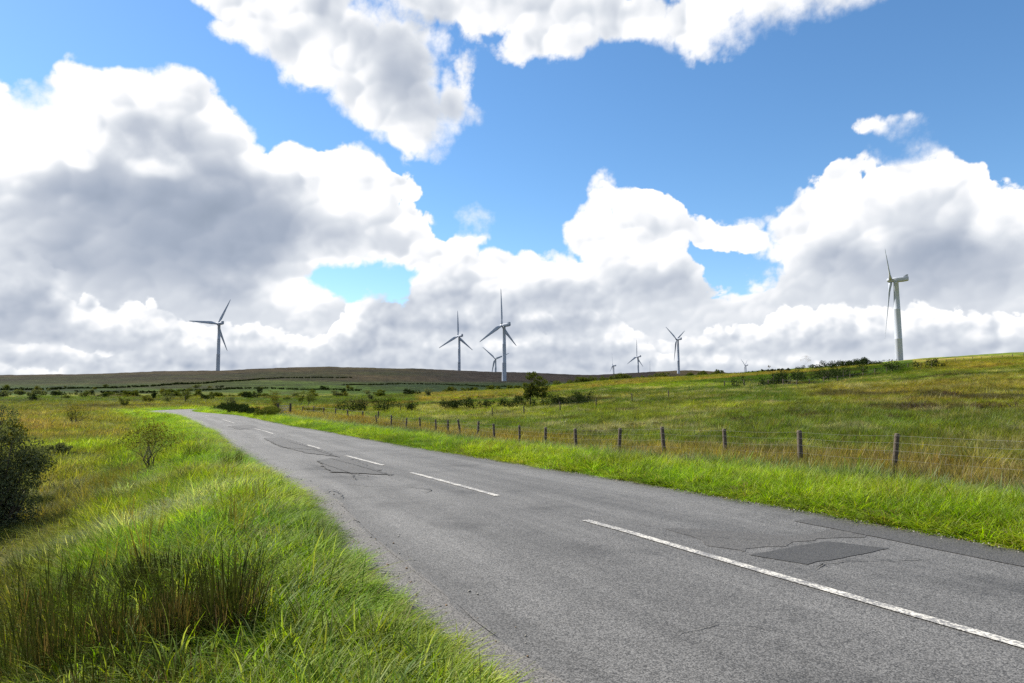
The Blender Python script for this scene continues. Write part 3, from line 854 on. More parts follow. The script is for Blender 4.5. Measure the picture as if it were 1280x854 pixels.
poly_sheet('repair_patch', [(600, 600), (650, 596), (700, 606), (760, 612), (700, 616), (640, 612)], .006, M_PATCH2, .05)
poly_sheet('repair_patch', [(460, 566), (480, 564), (496, 569), (470, 572)], .006, M_PATCH2, .05)
poly_sheet('repair_patch', [(285, 533), (310, 531), (322, 534), (300, 537)], .006, M_PATCH2, .05)
poly_sheet('worn_surface', [(700, 622), (800, 618), (900, 634), (1010, 652), (1090, 670), (1020, 674), (930, 690), (850, 668)], .004, M_WORN, .07)
def crack(pts, w=.012):
    w = w * .42 + .0015
    P = [on_road(*p) for p in pts]; L_, R_ = [], []
    q = []
    for a, b in zip(P[:-1], P[1:]):
        a, b = np.array(a), np.array(b); n = max(2, int(np.linalg.norm(b - a) / .08))
        for k in range(n): q.append(a + (b - a) * k / n + rn.normal(0, .015, 2))
    q.append(np.array(P[-1])); q = np.array(q)
    t = np.gradient(q, axis=0); t /= np.linalg.norm(t, axis=1)[:, None]; nn = np.c_[t[:, 1], -t[:, 0]]
    ww = w * (.4 + 1.1 * rn.random(len(q)))[:, None] * np.minimum(1, np.minimum(np.arange(len(q)), np.arange(len(q))[::-1]) / 3 + .1)[:, None]
    a, b = q - nn * ww, q + nn * ww; n = len(q)
    V = [(v[0], v[1], float(zr_y(v[1])) + .012) for v in np.r_[a, b]]
    me = mesh_py('crack', V, [(i, n + i, n + i + 1, i + 1) for i in range(n - 1)])
    if me.polygons[0].normal.z < 0: me.flip_normals()
    return link('crack', me, M_CRACK, road)
for c_, w_ in (([(1018, 712), (1035, 704), (1065, 702), (1100, 701), (1140, 700), (1178, 700)], .012), ([(1018, 712), (1030, 707), (1038, 709)], .03),
    ([(396, 576), (412, 583), (440, 592), (470, 596)], .03), ([(412, 573), (450, 583), (490, 595)], .03), ([(505, 608), (540, 612), (532, 616)], .03),
    ([(430, 604), (460, 607), (505, 608)], .02), ([(403, 616), (412, 612), (425, 616), (428, 622)], .025), ([(330, 548), (352, 559), (395, 563), (425, 572)], .05), ([(360, 552), (400, 563)], .04),
    ([(700, 606), (760, 610), (805, 606)], .015), ([(640, 572), (665, 574), (700, 577)], .03), ([(615, 597), (700, 594), (800, 606)], .008),
    ([(810, 668), (900, 672), (960, 676)], .006), ([(290, 533), (310, 537), (330, 538)], .05), ([(445, 600), (440, 592)], .02), ([(820, 800), (900, 780), (985, 790)], .004)):
    crack(c_, w_)
# gritty broken edge on the left
s_near = road_sp(740, 900)[0]; s_far = road_sp(360, 600)[0]
strip('edge_strip', min(s_near, s_far), max(s_near, s_far), lambda s: hwl(s) + .0, lambda s: hwl(s) + .42, .005, M_EDGE, road, step=.15, jitter=.10)
strip('edge_crack', min(s_near, s_far) + 1.2, max(s_near, s_far) - 3, lambda s: hwl(s) + .40, lambda s: hwl(s) + .425, .009, M_EDGE, road, step=.1, jitter=.05)

# ------------------------------------------------------------------ grass and other ground cover
def blade(rr, L_, w, lean, az, curve, base, seg=3, seed=False):
    """one blade: ribbon from base, leaning and drooping toward az"""
    P = []; ux, uy = math.sin(az), math.cos(az); sx, sy = uy, -ux
    x, y, z = base; th = lean; V = []
    for k in range(seg + 1):
        t = k / seg
        ww = w * (1 - t ** 1.6) * .5 + (.0004)
        if seed and k >= seg - 1: ww = w * 1.3 if k == seg - 1 else w * .3
        V.append((x - sx * ww, y - sy * ww, z)); V.append((x + sx * ww, y + sy * ww, z))
        x += ux * math.sin(th) * L_ / seg; y += uy * math.sin(th) * L_ / seg; z += math.cos(th) * L_ / seg
        th += curve / seg
    return V
def tuft(name, n, rad, L0, L1, w0, w1, lean, curve, seg=3, wind=None, seed=0.0):
    V, Fc = [], []
    for _ in range(n):
        a = random.uniform(0, 2 * math.pi); q = rad * math.sqrt(random.random())
        L_ = random.uniform(L0, L1); w = random.uniform(w0, w1)
        az = a + random.gauss(0, .7) if wind is None else wind + random.gauss(0, .45)
        sd_ = random.random() < seed
        v = blade(0, L_, w, abs(random.gauss(lean, lean * .5)), az, random.gauss(curve, curve * .4), (q * math.sin(a), q * math.cos(a), -.02), seg, sd_)
        k = len(V); V += v
        for j in range(seg):
            Fc.append((k + 2 * j, k + 2 * j + 1, k + 2 * j + 3, k + 2 * j + 2))
    me = mesh_np(name, V, Fc)
    smooth(me); me.materials.append(M_GRASS)
    return me
KINDS = {
  'lush': [tuft('grass_tuft', 34, .12, .08, .30, .0035, .0075, .3, 1.1) for _ in range(5)] + [tuft('grass_tuft', 24, .07, .2, .45, .004, .008, .3, 1.0) for _ in range(2)],
  'rush': [tuft('rush_tuft', 40, .09, .3, .75, .002, .0035, .14, .22, 2, seed=.3) for _ in range(4)],
  'laid': [tuft('laid_tuft', 40, .12, .25, .5, .004, .007, .65, 1.4, 4, wind=0.0) for _ in range(4)],
  'sedge': [tuft('sedge_tuft', 36, .13, .22, .5, .003, .006, .2, .6, 2, seed=.2) for _ in range(5)],
  'tussock': [tuft('tussock', 70, .16, .25, .55, .006, .013, .55, 1.3, 3) for _ in range(4)],
  'broad': [tuft('broad_tuft', 14, .07, .2, .40, .010, .016, .4, 1.2, 5) for _ in range(3)],
}
def stone_mesh():
    t = (1 + 5 ** .5) / 2
    v = np.array([(-1, t, 0), (1, t, 0), (-1, -t, 0), (1, -t, 0), (0, -1, t), (0, 1, t), (0, -1, -t), (0, 1, -t), (t, 0, -1), (t, 0, 1), (-t, 0, -1), (-t, 0, 1)], float)
    v = v / 1.9 * .009 * rng.uniform(.7, 1.25, (12, 1))
    f = [(0, 11, 5), (0, 5, 1), (0, 1, 7), (0, 7, 10), (0, 10, 11), (1, 5, 9), (5, 11, 4), (11, 10, 2), (10, 7, 6), (7, 1, 8), (3, 9, 4), (3, 4, 2), (3, 2, 6), (3, 6, 8), (3, 8, 9), (4, 9, 5), (2, 4, 11), (6, 2, 10), (8, 6, 7), (9, 8, 1)]
    me = mesh_np('stone', v, np.array(f)); me.materials.append(M_GRIT); return me
M_GRIT, _N = new_mat('grit')
_a = _N.n('ShaderNodeAttribute', attribute_name='tint', attribute_type='INSTANCER')
finish(_N, _N.n('ShaderNodeBsdfPrincipled', i={'Base Color': _a.outputs['Color'], 'Roughness': .8}).outputs[0])
KINDS['stone'] = [stone_mesh() for _ in range(4)]
def scatter(name, kinds, x, y, sxy, szz, tint, rz, label, cat, tilt=.12, z=None):
    """one object whose points carry an instanced tuft each"""
    col = bpy.data.collections.new(name + '_kinds')
    meshes = [m for k in kinds for m in KINDS[k]]
    for i, me in enumerate(meshes):
        o = bpy.data.objects.new('tuft_%03d' % i, me); col.objects.link(o)
    n = len(x); z = ground(x, y) if z is None else z
    me = bpy.data.meshes.new(name); me.vertices.add(n); me.vertices.foreach_set('co', np.c_[x, y, z].astype(np.float32).ravel())
    def attr(nm, typ, dat, f):
        a = me.attributes.new(nm, typ, 'POINT'); a.data.foreach_set(f, np.ascontiguousarray(dat).ravel())
    attr('rot', 'FLOAT_VECTOR', np.c_[rng.normal(0, tilt, n), rng.normal(0, tilt, n), rz].astype(np.float32), 'vector')
    attr('scl', 'FLOAT_VECTOR', np.c_[sxy, sxy, szz].astype(np.float32), 'vector')
    attr('idx', 'INT', rng.integers(0, len(meshes), n).astype(np.int32), 'value')
    attr('tint', 'FLOAT_COLOR', np.c_[tint, np.ones(n)].astype(np.float32), 'color')
    ob = link(name, me)
    g = bpy.data.node_groups.new(name + '_nodes', 'GeometryNodeTree')
    g.interface.new_socket('Geometry', in_out='INPUT', socket_type='NodeSocketGeometry')
    g.interface.new_socket('Geometry', in_out='OUTPUT', socket_type='NodeSocketGeometry')
    gi = g.nodes.new('NodeGroupInput'); go = g.nodes.new('NodeGroupOutput')
    ip = g.nodes.new('GeometryNodeInstanceOnPoints'); ci = g.nodes.new('GeometryNodeCollectionInfo')
    ci.inputs['Collection'].default_value = col; ci.inputs['Separate Children'].default_value = True; ci.inputs['Reset Children'].default_value = True
    def na(nm, dt):
        q = g.nodes.new('GeometryNodeInputNamedAttribute'); q.data_type = dt; q.inputs['Name'].default_value = nm
        return q.outputs['Attribute']
    l = g.links
    l.new(gi.outputs[0], ip.inputs['Points']); l.new(ci.outputs[0], ip.inputs['Instance'])
    ip.inputs['Pick Instance'].default_value = True
    l.new(na('idx', 'INT'), ip.inputs['Instance Index'])
    e2r = g.nodes.new('FunctionNodeEulerToRotation'); l.new(na('rot', 'FLOAT_VECTOR'), e2r.inputs[0])
    l.new(e2r.outputs[0], ip.inputs['Rotation']); l.new(na('scl', 'FLOAT_VECTOR'), ip.inputs['Scale'])
    l.new(ip.outputs[0], go.inputs[0])
    md = ob.modifiers.new('scatter', 'NODES'); md.node_group = g
    tag(ob, label, cat, kind='stuff')
    return ob
def sample(n, r0, r1, power, a0=-47, a1=47):
    """polar sample with areal density falling as r^-power"""
    e = 2 - power
    u = rng.random(n)
    r = (r0 ** e + u * (r1 ** e - r0 ** e)) ** (1 / e)
    a = np.radians(rng.uniform(a0, a1, n))
    return r * np.sin(a), r * np.cos(a), r
MOUND_AT = [(740, 546, 20, 7, 'purple heather mound behind the roadside fence, centre'), (798, 537, 16, 7, 'dark red heather mound right of the purple mound'),
    (823, 535, 12, 6, 'small brown heather mound beside the dark red one'), (930, 529, 26, 6, 'brown heather patch in the middle of the right field'), (1125, 528, 24, 7, 'rusty heather mound in the upper right field'),
    (1187, 497, 22, 5, 'small dark heather hump high in the right field'), (1160, 512, 60, 8, 'long dark heather bank high in the right field'), (1245, 513, 60, 8, 'dark heather bank reaching the right edge'), (1010, 523, 40, 5, 'flat heather patch left of the rusty mound')]
MOUNDS = [hit(m_[0], m_[1]) + (m_[2] / 2,) for m_ in MOUND_AT]
def build_grass():
    x, y, r = sample(330000, 1.3, 260, 1.42)
    off, zr, hl = road_info(x, y)
    d = np.where(off > 0, off - HW_R, -off - hl)
    keep = d > .03 + .14 * fbm(x, y, .45, 3, 5)
    keep &= (np.hypot(x, y) > 1.15) & (rng.random(len(x)) < np.interp(r, [3, 9], [.62, 1.0]))
    for mx_, my_, mz_, mw_ in MOUNDS:
        hw_ = mw_ * my_ / F
        keep &= ~((np.abs(x - mx_ * y / my_) < hw_ * 1.05) & (np.abs(y - my_) < hw_ * .9) | (np.abs(x - mx_ * y / my_) < hw_) & (y < my_) & (y > my_ - 2.5 - .03 * my_) & (rng.random(len(x)) < .6))
    x, y, r, off, hl, d = [q[keep] for q in (x, y, r, off, hl, d)]
    z = ground(x, y)
    px, py = project(x, y, z)
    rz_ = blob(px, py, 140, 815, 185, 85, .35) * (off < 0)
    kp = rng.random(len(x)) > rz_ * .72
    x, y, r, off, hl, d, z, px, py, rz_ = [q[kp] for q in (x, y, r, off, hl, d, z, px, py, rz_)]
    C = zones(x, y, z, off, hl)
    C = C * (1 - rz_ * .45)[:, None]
    n = len(x)
    u = rng.random(n)
    C = np.clip(C * (1 + .26 * rng.normal(size=n).clip(-1.8, 2.2))[:, None] * (1 + np.c_[.10 * rng.normal(size=n), .03 * rng.normal(size=n), .2 * rng.normal(size=n)]), .003, .6)
    dry = (rng.random(n) < .06) & (r < 30)
    C[dry] = np.array([.25, .20, .08]) * (.7 + .5 * rng.random((dry.sum(), 1)))
    a = fbm(x, y, 3.5, 4, 31); c = fbm(x, y, 1.0, 3, 51)
    grow = np.interp(r, [3, 10, 30, 80, 250], [1, 1.25, 1.9, 3.0, 6.0])
    gz_ = np.interp(r, [3, 10, 30, 80, 250], [1, 1.05, 1.1, 1.25, 1.5])
    vL = (off < 0) & (d < 1.9 + .5 * a + .04 * np.clip(r, 0, 40)); vR = (off > 0) & (off < 300) & (d < 2.8 + .5 * a)
    band = (off > 0) & (d >= 2.8 + .5 * a) & (d < 4.8)
    brown = (off > 0) & (d >= 4.6) & (d < 10) & ~band
    verge = vL | vR
    lv = (LUSH[None] + LUSH2[None]) / 2
    edge = np.interp(d, [-.1, .15, .45, 1.1], [.28, .45, .75, 1.0])
    # 1 lush
    dull = 1 - .35 * sstep(d, 0, .3)[:, None]
    k = verge & (u < .9)
    tus = 1 + np.where(verge, .32, .6) * fbm(x, y, .55, 2, 141)
    lush_h = np.where(off < 0, np.interp(r, [3, 12], [.52, .62]), .62) * (1 + .4 * a) * edge * tus
    sc = (.9 + .4 * rng.random(n))
    scatter('verge_grass', ['lush'], x[k], y[k], (grow * sc)[k], (gz_ * sc * lush_h)[k], C[k], rng.uniform(0, 6.28, n)[k],
            'bright green unmown grass along both edges of the road', 'grass')
    # 2 laid grass
    lay = (band & (u < .75)) | ((off < 0) & ~verge & (blob(px, py, 190, 660, 240, 75, .5) > .4) & (u < .42)) | ((off > 10) & (px > 560) & (fbm(x, y, 2.6, 3, 151) + .35 * fbm(x, y, 14, 4, 41) > .16) & (r < 90) & (u < .7))
    k2 = lay & (r < 130)
    scatter('laid_grass', ['laid'], x[k2], y[k2], (grow * sc)[k2], (gz_ * sc * .7 * tus * np.where(off < 0, .7, 1))[k2], C[k2], (rng.normal(.9, .7, n))[k2] + a[k2] * 2,
            'pale flattened grass lying over on the bank and behind the right verge', 'grass')
    # 3 sedge and seeding grass
    k3 = ~verge & ~k2
    hh = np.where(brown, 1.0, np.where((off < 0) & (r < 25), .5, .66)) * (1 + .3 * a) * tus
    scatter('field_grass', ['sedge'], x[k3], y[k3], (grow * sc)[k3], (gz_ * sc * hh)[k3], C[k3], rng.uniform(0, 6.28, n)[k3],
            'tawny and olive rough pasture grass covering the open fields', 'grass')
build_grass()
def build_grit():
    n = 16000
    sa = 1 + 70 * rng.random(n) ** 1.6; s = np.interp(4.0, PATH[::-1, 1] if PATH[0, 1] > PATH[-1, 1] else PATH[:, 1], ARC) + 0 * sa
    j0 = int(np.argmin(np.hypot(PATH[:, 0] + .2, PATH[:, 1] - 1.5)))
    s = ARC[j0] - 6 + sa
    side = rng.random(n) < .6
    off = np.where(side, -np.interp(s, ARC, HW_L) - .05 + np.abs(rng.normal(0, .22, n)), HW_R + .05 - np.abs(rng.normal(0, .10, n)))
    x = np.interp(s, ARC, PATH[:, 0]) + np.interp(s, ARC, NRM[:, 0]) * off; y = np.interp(s, ARC, PATH[:, 1]) + np.interp(s, ARC, NRM[:, 1]) * off
    sz = .35 + 1.3 * rng.random(n) ** 3
    c = np.repeat(np.array([[.22, .205, .18]]), n, 0) * (.5 + rng.random((n, 1)))
    c[rng.random(n) < .15] = (.16, .10, .05)
    scatter('edge_grit', ['stone'], x, y, sz, sz * .7, c, rng.uniform(0, 6.28, n), 'loose grit and small stones along both edges of the tarmac', 'grit', .4, np.interp(s, ARC, PZ) + .006)
build_grit()
def extra_rush():
    # scattered tall rush and stems
    x, y, r = sample(15000, 3, 120, 1.3)
    off, zr, hl = road_info(x, y); d = np.where(off > 0, off - HW_R, -off - hl)
    m = fbm(x, y, 2.6, 3, 201)
    keep = ((off < 0) & (d > 2.6) & (m > .12)) | ((off > 0) & (d > 4.4) & (m > .12)) | ((off < 0) & (d > .6) & (r > 7) & (rng.random(len(x)) < .03))
    x, y, r, m, off = [q[keep] for q in (x, y, r, m, off)]
    n = len(x); u = rng.random(n)[:, None]
    C = RUSH * 1.2 * (1 - u) + TAWNY * .85 * u
    s = .75 + .4 * rng.random(n); g = np.interp(r, [3, 30, 120], [1, 1.4, 2.5])
    scatter('scattered_rushes', ['rush'], x, y, s * g, s * .85 * np.interp(r, [3, 120], [1, 1.2]), C, rng.uniform(0, 6.28, n), 'thin dark rushes scattered through the rough field grass', 'rushes', .08)
    # broad blades in the near left corner and verge
    x, y, r = sample(4200, 2.2, 13, 1.2, -42, 12)
    off, zr, hl = road_info(x, y); d = np.where(off > 0, off - HW_R, -off - hl)
    keep = (off < 0) & (d > .25) & (d < 5) & (fbm(x, y, 1.2, 3, 215) > -.05)
    x, y = x[keep], y[keep]; n = len(x)
    scatter('broad_grass', ['broad'], x, y, .8 + .4 * rng.random(n), .8 + .4 * rng.random(n), np.array([[.085, .16, .010]]) * (.6 + .8 * rng.random((n, 1))) + np.array([[.07, .03, 0]]) * rng.random((n, 1)), rng.uniform(0, 6.28, n), 'broad bladed coarse grass low on the near left verge', 'grass')
extra_rush()
def tussocks():
    x, y, r = sample(26000, 7, 170, 1.25)
    off, zr, hl = road_info(x, y); d = np.where(off > 0, off - HW_R, -off - hl)
    m = fbm(x, y, 3.2, 3, 251) + .4 * fbm(x, y, 17, 3, 253)
    dpx = np.where(off < 0, 2.2, 6.0)
    keep = (d > dpx) & (m > .10) & (r < 170)
    x, y, r, m, off = [q[keep] for q in (x, y, r, m, off)]
    n = len(x); kind = fbm(x, y, 5, 3, 255)[:, None]; u = rng.random((n, 1))
    straw = np.array([.28, .25, .11]); ol = np.array([.13, .13, .026]); br = np.array([.11, .06, .025]); dk = np.array([.045, .055, .014])
    C = np.where(kind > .22, straw, np.where(kind > -.02, ol, np.where(kind > -.3, dk, br))) * (.7 + .6 * u)
    C = np.where((x < 0)[:, None] & (off < 0)[:, None] & (kind > .22), ol * (.8 + .5 * u), C)
    s_ = (.6 + .6 * rng.random(n)) * np.interp(r, [7, 40, 170], [1, 1.5, 2.4])
    scatter('field_tussocks', ['tussock'], x, y, s_, (.6 + .5 * rng.random(n)) * np.interp(r, [7, 170], [.9, 1.7]), C, rng.uniform(0, 6.28, n), 'straw, olive and dark tussocks standing out of the rough pasture', 'grass tussocks', .15)
tussocks()

# ------------------------------------------------------------------ trees and shrubs
def leaf_cloud(centres, radii, n, size, aspect=.6, flat_=.85, seed=0, fill=.35):
    """n small leaf quads spread through clumps"""
    g = np.random.default_rng(seed)
    c = np.asarray(centres, float); rad = np.asarray(radii, float)
    w = rad ** 2; w /= w.sum()
    k = g.choice(len(c), n, p=w)
    v = g.normal(size=(n, 3)); v /= np.linalg.norm(v, axis=1)[:, None]
    q = (fill + (1 - fill) * g.random(n)) ** (1 / 1.5)
    P = c[k] + v * (rad[k] * q)[:, None] * np.array([1, 1, flat_])
    a = g.normal(size=(n, 3)) + v * .6; a /= np.linalg.norm(a, axis=1)[:, None]
    b = np.cross(a, g.normal(size=(n, 3))); b /= np.linalg.norm(b, axis=1)[:, None]
    s = size * (.6 + .8 * g.random(n))[:, None]
    A, B = a * s, b * s * aspect
    V = np.stack([P - A * .5, P + B * .4, P + A * .6, P - B * .4], 1).reshape(-1, 3)
    Q = np.arange(4 * n).reshape(n, 4)
    return V, Q
def branches(mb, p, d, L_, r, depth, tips, rs, spread=.6, up=.25, nb=3):
    q = Vector(p); dd = Vector(d).normalized(); pts = [q.copy()]; rad = [r]
    for k in range(3):
        dd = (dd + Vector((rs.gauss(0, .16), rs.gauss(0, .16), rs.gauss(up * .4, .1)))).normalized()
        q = q + dd * L_ / 3; pts.append(q.copy()); rad.append(r * (1 - .16 * (k + 1)))
    mb.tube(pts, rad, 6 if r > .03 else 4, cap=depth == 0)
    if depth == 0:
        tips.append(pts[-1]); return
    for k in range(nb):
        nd = (dd + Vector((rs.gauss(0, spread), rs.gauss(0, spread), rs.gauss(up, .3)))).normalized()
        base = pts[-1] if k < 2 else pts[2]
        branches(mb, base, nd, L_ * rs.uniform(.6, .85), rad[-1] * .72, depth - 1, tips, rs, spread, up, nb)
def make_tree(name, h, w, nleaf, leaf, mat, seed=1, trunk=.06, depth=3, bare=False, stems=1, bark=None, clump=.24, tz=.22):
    """a root empty with trunk and crown, height about h, width about w"""
    rs = random.Random(seed); mb = MB(); tips = []
    for s in range(stems):
        o = Vector((rs.gauss(0, .05 * w), rs.gauss(0, .05 * w), -.1)) if stems > 1 else Vector((0, 0, -.1))
        d = Vector((rs.gauss(0, .35 if stems > 1 else .08), rs.gauss(0, .35 if stems > 1 else .08), 1))
        branches(mb, o, d, h * .34, trunk * h * .35, depth, tips, rs, .62, .18)
    T_ = np.array([tuple(t) for t in tips]); cen = T_[:, :2].mean(0)
    ext = np.percentile(np.hypot(*(T_[:, :2] - cen).T), 90) + .01
    sxy = (w / 2) * (1 - clump * .7) / ext; sz = h * (1 - clump * .35) / T_[:, 2].max()
    vv = [(v[0] * sxy, v[1] * sxy, v[2] * sz) for v in mb.v]
    T_ = T_ * np.array([sxy, sxy, sz])
    root = empty(name, (0, 0, 0))
    me = mesh_py('trunk', vv, mb.f); smooth(me); link('trunk', me, bark or M_BARK, root)
    if not bare:
        T_ = np.r_[T_, T_ * np.array([.8, .8, .72]), T_ * np.array([.62, .62, .5])]
    keep = T_[:, 2] > h * tz
    c = T_[keep]
    c = c + np.random.default_rng(seed).normal(0, w * .05, c.shape)
    rad = np.random.default_rng(seed + 1).uniform(.5, 1.0, len(c)) * clump * w * .6
    V, Q = leaf_cloud(c, rad, nleaf, leaf, seed=seed, fill=.1 if bare else .3)
    V = V[:]; V[:, 2] = np.maximum(V[:, 2], .02)
    me = mesh_np('crown', V, Q); link('crown', me, mat, root)
    return root
def place(o, x, y, z, rz=0, s=1.0):
    o.location = (x, y, z); o.rotation_euler = (0, 0, rz); o.scale = (s, s, s) if not isinstance(s, tuple) else s
    return o
def bush_thing(name, lobes, n, leaf, mat, seed, stem_mat=M_BARK, nst=7, flat_=.9, fill=.35):
    """shrub mass from overlapping lobes (x,y,z,r), leafy to the ground, woody stems inside"""
    root = empty(name, (0, 0, 0)); rs = random.Random(seed)
    sub_c, sub_r = [], []
    for (x, y, z, r) in lobes:
        for _ in range(12):
            v = Vector((rs.gauss(0, 1), rs.gauss(0, 1), rs.gauss(0, 1))).normalized() * r * rs.uniform(.45, .85)
            zz = z + v.z * flat_
            sub_c.append((x + v.x, y + v.y, max(zz, r * .12))); sub_r.append(r * rs.uniform(.22, .48))
    V, Q = leaf_cloud(sub_c, sub_r, n, leaf, seed=seed, fill=fill)
    V[:, 2] = np.maximum(V[:, 2], 0.0)
    me = mesh_np('crown', V, Q); link('crown', me, mat, root)
    mb = MB()
    for (x, y, z, r) in lobes:
        for _ in range(nst):
            a = rs.uniform(0, 6.28); e = Vector((x + math.cos(a) * r * .6, y + math.sin(a) * r * .6, z + r * rs.uniform(.1, .7)))
            b = Vector((x + rs.gauss(0, r * .15), y + rs.gauss(0, r * .15), -.15))
            mid = b.lerp(e, .5) + Vector((0, 0, r * .15))
            mb.tube([b, mid, e], [r * .035, r * .025, r * .008], 4, cap=False)
    tag(mb.build('stems', stem_mat, root), kind='stuff')
    return root
def hedge(name, pts, hgt, wid, mat, seed, label, cat, dens=75, leaf=.2, group=None, hvar=.45):
    """a bank of bushes along ground points; origin at the first point"""
    rs = random.Random(seed); o0 = Vector(pts[0]); sub_c, sub_r = [], []; mb = MB(); tot = 0
    for a, b in zip(pts[:-1], pts[1:]):
        a, b = Vector(a), Vector(b); L_ = (b - a).length; tot += L_
        n = max(2, int(L_ / (wid * .42)))
        for k in range(n):
            q = a.lerp(b, (k + rs.random()) / n) + Vector((rs.gauss(0, wid * .22), rs.gauss(0, wid * .22), 0))
            g0 = gz(q.x, q.y); h = hgt * rs.uniform(1 - hvar, 1 + hvar * .4)
            for _ in range(5):
                r = h * rs.uniform(.2, .42)
                sub_c.append((q.x + rs.gauss(0, wid * .2) - o0.x, q.y + rs.gauss(0, wid * .2) - o0.y, g0 + rs.uniform(r * .5, max(h - r, r * .55)) - o0.z)); sub_r.append(r)
            mb.tube([(q.x - o0.x, q.y - o0.y, g0 - .2 - o0.z), (q.x - o0.x + .1, q.y - o0.y, g0 + h * .6 - o0.z)], [h * .03, h * .01], 4, cap=False)
    root = empty(name, o0)
    nl = int(dens * len(sub_c))
    V, Q = leaf_cloud(sub_c, sub_r, nl, leaf, seed=seed, fill=.25)
    link('crown', mesh_np('crown', V, Q), mat, root)
    tag(mb.build('stems', M_BARK, root), kind='stuff')
    tag(root, label, cat, group)
    return root

# dark bush at the left edge of the picture
bx_, by_, bz_ = hit(-24, 674)
k = by_ / F
o = bush_thing('willow_bush', [(0, 0, .75, 1.0), (-.7, .1, 1.2, .9), (.25, .1, 1.45, .65), (-.2, 0, 1.95, .65), (-1.1, .3, 1.9, .8), (.35, -.1, .6, .6), (-.75, .2, 2.3, .5)], 34000, .05, M_LEAF_SILVER, 5, nst=16)
place(o, bx_, by_, bz_ - .05, 0, 180 * k / 2.55)
tag(o, 'dense dark bush with small silvery leaves cut by the left edge of the picture', 'bush')
x_, y_, z_ = hit(12, 600)
o = bush_thing('willow_bush', [(0, 0, .9, .9), (-.6, .3, 1.3, .9), (.45, .2, 1.0, .7), (0, .1, 1.7, .65)], 15000, .06, M_LEAF_OLIVE, 8, nst=14)
xx, yy, zz = at(4, by_ + 3.2)
place(o, xx, yy, zz - .05, .7, 1.05)
tag(o, 'olive brown bush standing just behind the dark bush at far left', 'bush')

# open shrub in the left field
sx_, sy_, sz_ = hit(191, 590)
h_ = 66 * sy_ / F
o = make_tree('open_shrub', h_, h_ * 1.25, 1500, .05, M_LEAF_OLIVE, 12, trunk=.045, depth=4, bare=True, stems=4, clump=.22, tz=.3)
place(o, sx_, sy_, sz_)
tag(o, 'thin open shrub with bare forked stems alone in the left field', 'shrub')
def shrub_at(px, py, hp, wp, mat, seed, label, nleaf=1400, leaf=None, kind='tree', group=None, name='small_tree', depth=3, stems=1, **kw):
    x, y, z = hit(px, py); s = y / F
    h, w = hp * s, wp * s
    lf = leaf or max(.06, 1.1 * s)
    if kind == 'tree':
        o = make_tree(name, h, w, nleaf, lf, mat, seed, depth=depth, stems=stems, **kw)
        place(o, x, y, z)
    else:
        rs = random.Random(seed)
        lob = [(rs.gauss(0, .16) * w, rs.gauss(0, .12) * w, rs.uniform(.3, .62) * h, rs.uniform(.28, .42) * min(h * 1.1, w)) for _ in range(6)]
        o = bush_thing(name, lob, nleaf, lf, mat, seed, nst=4)
        place(o, x, y, z - .05)
    tag(o, label, 'tree' if kind == 'tree' else 'bush', group)
    return o
shrub_at(88, 534, 34, 40, M_LEAF_OLIVE, 21, 'small spreading tree on a short trunk beyond the open shrub, far left field', 1600, stems=2)
shrub_at(70, 575, 26, 48, M_LEAF_SILVER, 23, 'low grey leaved bush right of the dark bush in the left field', 5000, kind='bush', name='grey_bush', leaf=.07)
shrub_at(100, 576, 14, 26, M_LEAF_SILVER, 24, 'small grey bush touching the right side of the low grey leaved bush', 2500, kind='bush', name='grey_bush', leaf=.07)
shrub_at(41, 503, 13, 15, M_GORSE, 25, 'round dark bush near the left edge at the foot of the moor', 900, kind='bush', name='dark_bush')
shrub_at(155, 511, 17, 14, M_LEAF_GREEN, 26, 'upright dark shrub left of the road bend', 900, name='field_tree')
shrub_at(183, 505, 12, 17, M_LEAF_OLIVE, 27, 'yellowish round bush just left of the road bend', 900, kind='bush', name='yellow_bush')
shrub_at(232, 504, 20, 20, M_LEAF_GREEN, 28, 'green round tree beyond the road bend, above the end of the road', 1200, name='field_tree')
shrub_at(212, 504, 13, 18, M_LEAF_SILVER, 29, 'greyish low tree left of the green round tree beyond the bend', 900, name='field_tree')
shrub_at(192, 500, 12, 10, M_GORSE, 30, 'small dark tree left of the greyish low tree beyond the bend', 700, name='field_tree')
shrub_at(106, 498, 11, 16, M_LEAF_GREEN, 31, 'pair of rounded shrubs on the moor foot, left of centre field', 700, kind='bush', name='field_bush')
shrub_at(286, 512, 20, 16, M_LEAF_SILVER, 32, 'blue grey conical bush right of the road bend', 1500, kind='bush', name='conical_bush')
shrub_at(348, 516, 28, 24, M_LEAF_OLIVE, 33, 'pale yellow green young tree just behind the wooden gate', 1500, name='field_tree')
shrub_at(386, 508, 22, 22, M_LEAF_GREEN, 34, 'thin trunked pair of trees with airy crowns right of the gate', 1100, stems=2, name='field_tree', clump=.2)
shrub_at(377, 508, 20, 14, M_LEAF_GREEN, 35, 'slim leaning tree left of the pair right of the gate', 700, name='field_tree')
shrub_at(325, 492, 9, 13, M_GORSE, 36, 'round dark bush alone on the green slope above the gate', 500, kind='bush', name='dark_bush')
shrub_at(467, 503, 16, 12, M_LEAF_SILVER, 37, 'small dark tree standing at the left end of the roadside hedge', 700, name='field_tree')
shrub_at(537, 497, 12, 15, M_LEAF_SILVER, 38, 'pale leafed small tree beyond the long hedge in mid field', 900, name='field_tree')
